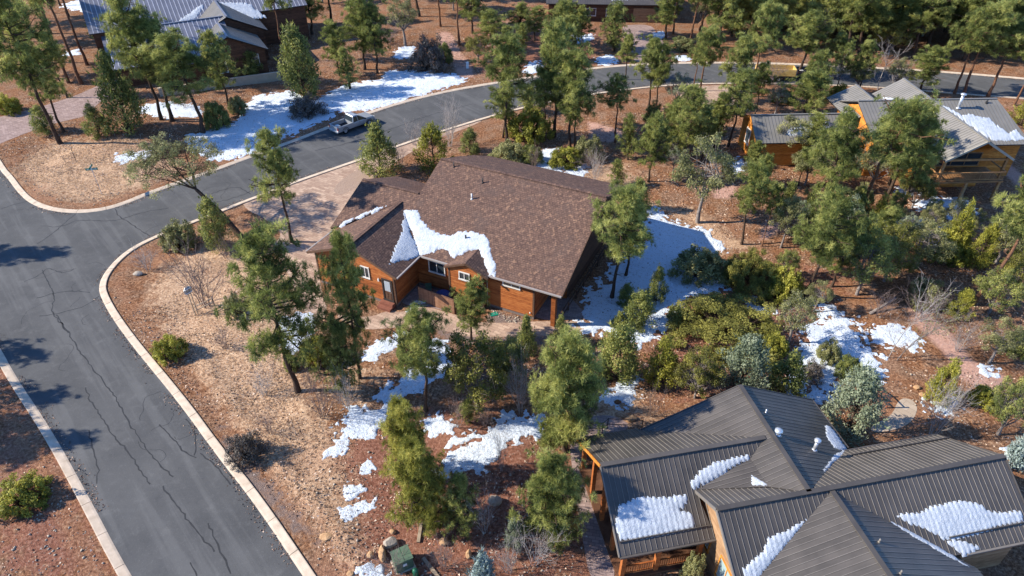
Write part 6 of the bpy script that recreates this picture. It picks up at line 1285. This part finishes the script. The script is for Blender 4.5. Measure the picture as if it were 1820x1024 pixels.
def pickup(name, label, x, y, rz, paint, L=5.85, bed=True):
    t = empty(name, (x, y, .012), rz); tag(t, label, 'truck')
    W2 = .98; x0, x1 = -L / 2, L / 2
    def ring(xx, zb, zt, w_=W2, sh=.06): return [(xx, -w_ + .05, zb), (xx, -w_, zb + .18), (xx, -w_, zt - .16), (xx, -w_ + sh, zt), (xx, w_ - sh, zt), (xx, w_, zt - .16), (xx, w_, zb + .18), (xx, w_ - .05, zb)]
    cabr, cabf = -.55, 1.35                                # cab rear and cowl
    mb = MB(); loft(mb, [ring(cabr, .45, 1.12), ring(cabf, .45, 1.15), ring(cabf + .3, .48, 1.16, .97), ring(x1 - .25, .5, 1.06, .95), ring(x1 - .03, .55, .95, .90)]); body = mb.build('body', paint, t)
    # cargo bed: two sides, tailgate, floor
    if bed:
        for s_ in (-1, 1): MB().box(x0 + .08, cabr - .002, s_ * W2 - (.10 if s_ > 0 else 0), s_ * W2 + (.10 if s_ < 0 else 0), .48, 1.17).build('bed_side', paint, t)
        MB().box(x0 + .03, x0 + .11, -W2 + .02, W2 - .02, .5, 1.15).build('tailgate', paint, t)
        MB().box(x0 + .11, cabr - .01, -W2 + .10, W2 - .10, .55, .66).build('bed_floor', M['bed_liner'], t)
        MB().box(x0 + .5, x0 + 1.0, -.1, .5, .66, .95).build('load_box', M['white_frame'], t)
    # cab with glass
    gl = MB(); c0 = [(cabr + .02, 1.12), (cabr + .22, 1.80), (cabf - .95, 1.82), (cabf + .15, 1.15)]
    loft(gl, [[(a, s_ * (W2 - .06 - (.16 if z > 1.3 else 0)), z) for a, z in c0] for s_ in (-1, 1)]); gl.build('cab_glass', M['glass'], t)
    rf = MB(); rf.add([(cabr + .14, -.80, 1.78), (cabf - .88, -.80, 1.80), (cabf - .88, .80, 1.80), (cabr + .14, .80, 1.78), (cabr + .24, -.70, 1.88), (cabf - 1.05, -.70, 1.89), (cabf - 1.05, .70, 1.89), (cabr + .24, .70, 1.88)],
                      [(4, 5, 6, 7), (0, 1, 5, 4), (1, 2, 6, 5), (2, 3, 7, 6), (3, 0, 4, 7), (0, 3, 2, 1)]); rf.build('roof', paint, t)
    for s_ in (-1, 1):
        pl_ = MB()
        for a, b in (((cabr + .0, s_ * .94, 1.10), (cabr + .2, s_ * .775, 1.80)), ((cabf + .17, s_ * .92, 1.14), (cabf - .93, s_ * .775, 1.81)), ((.28, s_ * .945, 1.1), (.22, s_ * .785, 1.80))): pl_.bar(a, b, .09, .05)
        pl_.build('pillar', paint, t)
        MB().box(x1 - .2, x1 - .02, s_ * .78 - .13, s_ * .78 + .13, .78, .98).build('headlight', M['white_frame'], t)
        MB().box(x0 + .0, x0 + .07, s_ * .90 - .07, s_ * .90 + .07, .72, 1.08).build('tail_lamp', M['red_lamp'], t)
        MB().bar((cabf - .05, s_ * .97, 1.2), (cabf - .08, s_ * 1.2, 1.25), .12, .2).build('mirror', M['black'], t)
        MB().box(cabr + .9, cabr + 1.05, s_ * .985 - .012, s_ * .985 + .012, .96, 1.0).build('handle', M['black'], t)
    MB().box(x1 - .06, x1 + .05, -.93, .93, .42, .62).build('bumper', M['galv'], t); MB().box(x0 - .10, x0 + .03, -.93, .93, .42, .60).build('bumper', M['galv'], t)
    MB().box(x1 - .045, x1 + .0, -.62, .62, .66, .94).build('grille', M['black'], t)
    for xx in (x0 + 1.15, x1 - .98):
        for s_ in (-1, 1):
            wheel(t, xx, s_ * (W2 - .13))
            ar = MB(); n = 10
            ar.add([(xx + math.cos(math.pi * k / n) * q, s_ * (W2 + .012) - (0 if q > .5 else 0), .42 + math.sin(math.pi * k / n) * q) for q in (.44, .52) for k in range(n + 1)], [(k, k + 1, n + 2 + k, n + 1 + k) for k in range(n)])
            ar.build('wheel_arch', M['black'], t)
    return t
a, b = gp(609, 240), gp(660, 221); rz = math.atan2(b[1] - a[1], b[0] - a[0]); c = (a + b) / 2 + np.array([-math.sin(rz), math.cos(rz)]) * .85
pickup('pickup_truck', 'silver pickup truck parked on the side street facing away', c[0], c[1], rz, M['silver'])
a = gp(1448, 137); pickup('parked_truck', 'dark truck parked on the far street hitched to the yellow trailer', a[0], a[1], math.radians(-6), M['navy'])
def trailer():
    g = gp(1375, 140); t = empty('dump_trailer', (g[0], g[1], .012), math.radians(-6)); tag(t, 'flat trailer with yellow wooden side boards on the far street', 'trailer')
    MB().box(-2.8, 2.8, -1.0, 1.0, .62, .78).build('trailer_bed', M['black'], t)
    for s_ in (-1, 1):
        for i in range(3): MB().box(-2.75, 2.75, s_ * 1.02 - .04, s_ * 1.02 + .04, .80 + i * .33, 1.11 + i * .33).build('side_board', M['yellow_wood'], t)
        for xx in (-.5, .45): wheel(t, xx, s_ * 1.18, .36, .22)
        MB().box(-1.05, 1.0, s_ * 1.18 - .16, s_ * 1.18 + .16, .74, .79).build('mudguard', M['black'], t)
    for xx in (-2.78, 2.78):
        for i in range(3): MB().box(xx - .04, xx + .04, -.97, .97, .80 + i * .33, 1.11 + i * .33).build('end_board', M['yellow_wood'], t)
    MB().bar((2.8, -.6, .6), (4.2, 0, .55), .1).bar((2.8, .6, .6), (4.2, 0, .55), .1).build('tow_bar', M['black'], t)
    MB().box(-2.3, 1.9, -.85, .85, .78, 1.25).build('load', M['bark_red'], t)
trailer()
# street sign
def street_sign():
    g = gp(181, 345); t = empty('street_name_sign', (g[0], g[1], gz1(*g)), .2); tag(t, 'green street name sign on a slim post at the far corner', 'sign')
    MB().tube([(0, 0, -.2), (0, 0, 3.0)], .035, 8).build('post', M['galv'], t)
    MB().box(-.62, .62, -.012, .012, 3.0, 3.26).build('name_blade', M['sign_green'], t)
    MB().box(-.012, .012, -.60, .60, 3.28, 3.52).build('name_blade', M['sign_green'], t)
    MB().box(-.5, .5, -.016, -.0125, 3.09, 3.17).build('blade_stripe', M['sign_white'], t)
    MB().tube([(0, 0, 2.96), (0, 0, 3.56)], .05, 8).build('bracket', M['sign_white'], t)
street_sign()
g = gp(137, 290); t = empty('marker_post', (g[0], g[1], gz1(*g))); tag(t, 'thin dark marker rod left behind the street name sign', 'post')
MB().tube([(0, 0, -.2), (0, 0, 1.9)], .03, 6).build('rod', M['black'], t); MB().tube([(0, 0, 1.9), (0, 0, 2.0)], .05, 6).build('rod_cap', M['galv'], t)
def road_sign():
    g = gp(350, 560); t = empty('road_sign', (g[0], g[1], gz1(*g)), math.radians(58)); tag(t, 'grey backed road sign on a wooden post at the near corner', 'sign')
    for s_ in (-.12, .12): MB().box(s_ - .035, s_ + .035, -.035, .035, -.2, 2.9).build('post', M['timber'], t)
    mb = MB(); oc = [(math.cos(math.pi / 8 + k * math.pi / 4) * .42, math.sin(math.pi / 8 + k * math.pi / 4) * .42) for k in range(8)]
    mb.prism([(a, .04, 2.65 + b) for a, b in oc], (0, .015, 0)).build('sign_plate', M['galv'], t)
    MB().bar((-.3, -.04, 2.45), (.3, -.04, 2.45), .05).bar((-.3, -.04, 2.85), (.3, -.04, 2.85), .05).build('bracket', M['sign_white'], t)
    MB().bar((0, 0, .9), (1.6, -.35, .9), .07).bar((0, 0, .5), (1.6, -.35, .5), .07).bar((1.6, -.35, -.1), (1.6, -.35, 1.05), .09).build('rail', M['timber'], t)
road_sign()
# rocks
def rock(px, py, sx, sy, sz, label, mat='rock', seed=0, rz=0.0, group='boulders in the yard'):
    g = gp(px, py); bm = bmesh.new(); bmesh.ops.create_icosphere(bm, subdivisions=2, radius=1.0); r = random.Random(seed)
    off = [Vector((r.uniform(-1, 1), r.uniform(-1, 1), r.uniform(-1, 1))).normalized() for _ in range(9)]; dd = [r.uniform(.62, .9) for _ in off]
    for v in bm.verts:
        for o, d in zip(off, dd):
            k = v.co.dot(o)
            if k > d: v.co -= o * (k - d) * .9
        v.co = Vector((v.co.x * sx, v.co.y * sy, v.co.z * sz))
    me = bpy.data.meshes.new('boulder'); bm.to_mesh(me); bm.free(); o = link('boulder', me, M[mat]); o.location = (g[0], g[1], gz1(*g) + sz * .55); o.rotation_euler = (0, 0, rz); tag(o, label, 'boulder', group)
rock(693, 965, .50, .42, .34, 'rounded pale boulder behind the green utility box', 'rock_grey', 1)
rock(679, 984, .26, .62, .34, 'long tan boulder left of the green utility box', 'rock', 2, .25)
rock(658, 987, .24, .24, .2, 'small orange boulder left of the long tan boulder', 'rock', 3)
rock(698, 944, .24, .2, .16, 'small flat boulder above the rounded pale boulder', 'rock', 4)
rock(789, 963, .30, .34, .28, 'orange boulder right of the timber edging', 'rock', 5)
rock(833, 986, .2, .3, .3, 'pointed orange boulder left of the blue spruce', 'rock', 6)
rock(622, 1022, .24, .2, .16, 'flat boulder at the bottom edge', 'rock', 7); rock(579, 955, .5, .3, .14, 'flat orange rock at the end of the bank', 'rock', 8)
rock(880, 895, .5, .4, .4, 'grey boulder in the shade right of the small green pine', 'rock_grey', 9); rock(1122, 746, .45, .35, .22, 'tan boulder beside the porch walk', 'rock', 10)
rock(1340, 161, .1, .1, .1, 'stone by the wooden drum', 'rock', 11); rock(940, 556, .16, .16, .28, 'small pale stone ornament by the house wall', 'rock_grey', 12)
rock(1098, 716, .3, .25, .18, 'dark red boulder by the snow patch above the bronze porch', 'bark_red', 13); rock(245, 487, .5, .3, .25, 'dark boulder on the corner verge', 'rock_grey', 14)
rock(1630, 690, .3, .25, .15, 'tan boulder by the bright juniper, left one', 'rock', 15); rock(1640, 703, .32, .24, .15, 'tan boulder by the bright juniper, right one', 'rock', 16)
# loose stones nobody could count
g = np.random.default_rng(55); V, Fc = [], []
cube = np.array([(1, 0, 0), (-1, 0, 0), (0, 1, 0), (0, -1, 0), (0, 0, 1), (0, 0, -1)], float); tri = [(0, 2, 4), (2, 1, 4), (1, 3, 4), (3, 0, 4), (2, 0, 5), (1, 2, 5), (3, 1, 5), (0, 3, 5)]
for poly, n in (([(60, 790), (200, 1024), (0, 1024), (0, 940), (90, 900)], 260), ([(190, 500), (300, 600), (560, 930), (600, 960), (300, 690), (200, 560)], 300), ([(560, 800), (1040, 780), (1050, 1030), (560, 1030)], 420), ([(40, 320), (120, 345), (250, 338), (180, 366), (70, 362)], 160), ([(1180, 560), (1600, 560), (1740, 760), (1560, 760), (1300, 680)], 300), ([(866, 548), (946, 570), (905, 576)], 120)):
    q = gpoly(poly); mn, mx = q.min(0), q.max(0); c = mn + g.random((n * 2, 2)) * (mx - mn); c = c[(sdf(c[:, 0], c[:, 1], q) > 0)]; c = c[sdf(c[:, 0], c[:, 1], ROAD) < -.7][:n]
    z = gz(c[:, 0], c[:, 1])
    for (x, y), zz in zip(c, z):
        s_ = .03 + .09 * g.random() ** 2.5; Fc.extend([tuple(len(V) + i for i in f) for f in tri]); V.extend(((cube + g.normal(size=(6, 3)) * .25) * s_ * (1, 1, .7) + (x, y, zz + s_ * .3)).tolist())
tag(link('loose_stones', np_mesh('loose_stones', V, Fc), M['rock_grey']), 'small loose stones scattered over the bare soil', 'stones', None, 'stuff')
# utility box and pedestal
def utility_box():
    g = gp(716, 1000); t = empty('utility_box', (g[0], g[1], gz1(*g)), math.radians(28)); tag(t, 'dark green metal utility box among boulders at bottom', 'utility box')
    bm = bmesh.new(); bmesh.ops.create_cube(bm, size=1); bmesh.ops.scale(bm, vec=(1.05, .95, 1.0), verts=bm.verts)
    for v in bm.verts:
        v.co.z += .46
        if v.co.z > .5: v.co.x *= .97; v.co.y *= .97
    bmesh.ops.bevel(bm, geom=bm.edges[:], offset=.03, segments=2, affect='EDGES'); me = bpy.data.meshes.new('cabinet'); bm.to_mesh(me); bm.free(); link('cabinet', me, M['green_box'], t)
    MB().box(-.55, .55, -.50, .50, .97, 1.03).build('lid', M['green_box'], t); MB().box(-.02, .02, -.49, .49, 1.03, 1.05).build('lid_seam', M['green_box'], t)
    MB().box(-.12, .12, -.50, -.475, .55, .75).build('warning_plate', M['sign_white'], t); MB().box(-.62, .62, -.56, .56, -.1, .06).build('base_pad', M['concrete'], t)
utility_box()
g = gp(739, 1022); t = empty('cable_pedestal', (g[0], g[1], gz1(*g))); tag(t, 'small bright green cable pedestal at the bottom edge', 'pedestal')
MB().tube([(0, 0, -.1), (0, 0, .62), (0, 0, .72)], [.17, .17, .10], 12).build('housing', M['green_dark'], t, True); MB().tube([(0, 0, .56), (0, 0, .60)], .18, 12).build('collar', M['green_dark'], t)
g = gp(878, 559); t = empty('ground_lid', (g[0], g[1], gz1(*g) + .01), .3); tag(t, 'pale green access lid in the gravel by the house wall', 'lid'); MB().box(-.34, .34, -.22, .22, -.03, .05).build('lid_plate', M['sign_green'], t); MB().box(-.08, .08, -.03, .03, .05, .07).build('grip', M['galv'], t)
g = gp(831, 120); t = empty('white_pedestal', (g[0], g[1], gz1(*g))); tag(t, 'small white pedestal beside the red path at the far kerb', 'pedestal'); MB().box(-.2, .2, -.16, .16, 0, .9).build('housing', M['sign_white'], t); MB().box(-.23, .23, -.19, .19, .9, .96).build('cap', M['sign_white'], t)
# timber edging boards
for i, (a, b, lab) in enumerate((((749, 925), (743, 962), 'upper timber edging board leading to the utility box'), ((752, 990), (782, 1030), 'lower timber edging board right of the utility box'))):
    A, B = gp(*a), gp(*b); o = MB().bar((A[0], A[1], gz1(*A) + .05), (B[0], B[1], gz1(*B) + .05), .2, .14).build('timber_edging', M['timber']); tag(o, lab, 'timber')
# stump, drum, log, rail fence
def stump(px, py, h, r, lab, nm, mat):
    g = gp(px, py); t = empty(nm, (g[0], g[1], gz1(*g))); tag(t, lab, 'stump' if nm == 'tree_stump' else 'drum')
    MB().tube([(0, 0, -.1), (0, 0, .12), (.03, 0, h * .6), (.05, 0, h)], [r * 1.3, r * 1.05, r, r * .92], 12).build('trunk_piece', M[mat], t, True)
    if nm == 'tree_stump': MB().tube([(.1, 0, h - .05), (.12, .02, h + .3)], [r * .5, r * .1], 6).build('splinter', M['log'], t)
    else: MB().tube([(.05, 0, h - .02), (.05, 0, h + .03)], r * .96, 12).build('top_board', M['timber'], t)
stump(1461, 532, 1.1, .26, 'short orange broken tree stump above the speckled snow', 'tree_stump', 'siding_orange'); stump(1340, 160, 1.2, .42, 'upright wooden drum by the log house drive', 'wooden_drum', 'log')
A, B = gp(1545, 560), gp(1585, 545); o = MB().tube([(A[0], A[1], .15), ((A[0] + B[0]) / 2, (A[1] + B[1]) / 2, .5), (B[0], B[1], 1.0)], [.14, .12, .08], 8).build('fallen_log', M['bark_grey'], None, True); tag(o, 'pale fallen log among bare shrubs in the right woods', 'log')
def rail_fence(pts, h, lab, mat, nm, rails=(.35, .9), r=.06):
    P = [gp(*p) for p in pts]; t = empty(nm, (P[0][0], P[0][1], 0)); tag(t, lab, 'fence'); o = P[0]
    for p in P: MB().tube([(p[0] - o[0], p[1] - o[1], -.2), (p[0] - o[0], p[1] - o[1], h)], r, 6).build('fence_post', M[mat], t)
    for a, b in zip(P[:-1], P[1:]):
        for z in rails: MB().bar((a[0] - o[0], a[1] - o[1], z), (b[0] - o[0], b[1] - o[1], z), r * 1.1).build('fence_rail', M[mat], t)
rail_fence([(1532, 690), (1556, 706), (1575, 725)], 1.1, 'low broken log rail fence behind the sage green juniper', 'step_red', 'rail_fence'); rail_fence([(1032, 770), (1070, 770), (1079, 762), (1140, 765)], 1.1, 'dark metal hand rail beside the porch walk', 'dark_trim', 'hand_rail', (.5, 1.05), .035)
# courtyard fence of the brown house: boards between posts
def court_fence():
    t = empty('courtyard_fence', (*MAIN.world(3.9, 11.35), 0), MAIN.th); tag(t, 'brown board fence closing the courtyard of the shingled house', 'fence')
    for (u0, v0, u1, v1) in ((0, 0, 1.45, .12), (1.5, .13, 3.75, .3)):
        d = np.array([u1 - u0, -(v1 - v0)]); L = np.linalg.norm(d); d /= L; n = int(L / .145)
        for i in range(n):
            c0 = np.array([u0, -v0]) + d * (i * L / n + .004); c1 = np.array([u0, -v0]) + d * ((i + 1) * L / n - .004); MB().bar((c0[0], c0[1], .82), (c1[0], c1[1], .82), .03, 1.5).build('fence_board', M['fence_brown'], t)
        for q in ((u0, -v0), (u1, -v1)): MB().box(q[0] - .06, q[0] + .06, q[1] + .03, q[1] + .15, -.05, 1.66).build('fence_post', M['trim'], t)
        MB().bar((u0, -v0 + .0, 1.60), (u1, -v1 + .0, 1.60), .09, .05).build('top_rail', M['trim'], t)
court_fence()
c = MAIN.world(5.9, 10.5); t = empty('covered_grill', (c[0], c[1], .02)); tag(t, 'blue covered grill in the shaded courtyard', 'grill'); mb = MB(); loft(mb, [[(math.cos(k * .785) * r * 1.35, math.sin(k * .785) * r, z) for k in range(8)] for r, z in ((.5, 0), (.52, .6), (.48, .95), (.3, 1.12))]); mb.build('cover', M['blue_cloth'], t); MB().box(-.5, .5, -.4, .4, -.02, .04).build('base', M['black'], t)
c = MAIN.world(4.1, 10.1); t = empty('patio_chair', (c[0], c[1], .02)); tag(t, 'dark green chair in the shaded courtyard', 'chair'); MB().box(-.28, .28, -.28, .28, .40, .45).build('seat', M['green_box'], t); MB().box(-.28, .28, .24, .30, .45, .95).build('backrest', M['green_box'], t)
for q in ((-.24, -.24), (.24, -.24), (-.24, .24), (.24, .24)): MB().box(q[0] - .025, q[0] + .025, q[1] - .025, q[1] + .025, 0, .40).build('leg', M['green_box'], t)
# low stucco garden wall before the blue roofed house
A, B = gp(285, 172), gp(500, 142); L = float(np.linalg.norm(B - A)); t = empty('garden_wall', (A[0], A[1], 0), math.atan2(B[1] - A[1], B[0] - A[0])); tag(t, 'long low pale stucco wall below the blue roofed house', 'wall')
MB().box(0, L, -.12, .12, -.2, 1.2).build('wall_body', M['stucco'], t); MB().box(-.05, L + .05, -.17, .17, 1.2, 1.28).build('coping', M['concrete'], t)
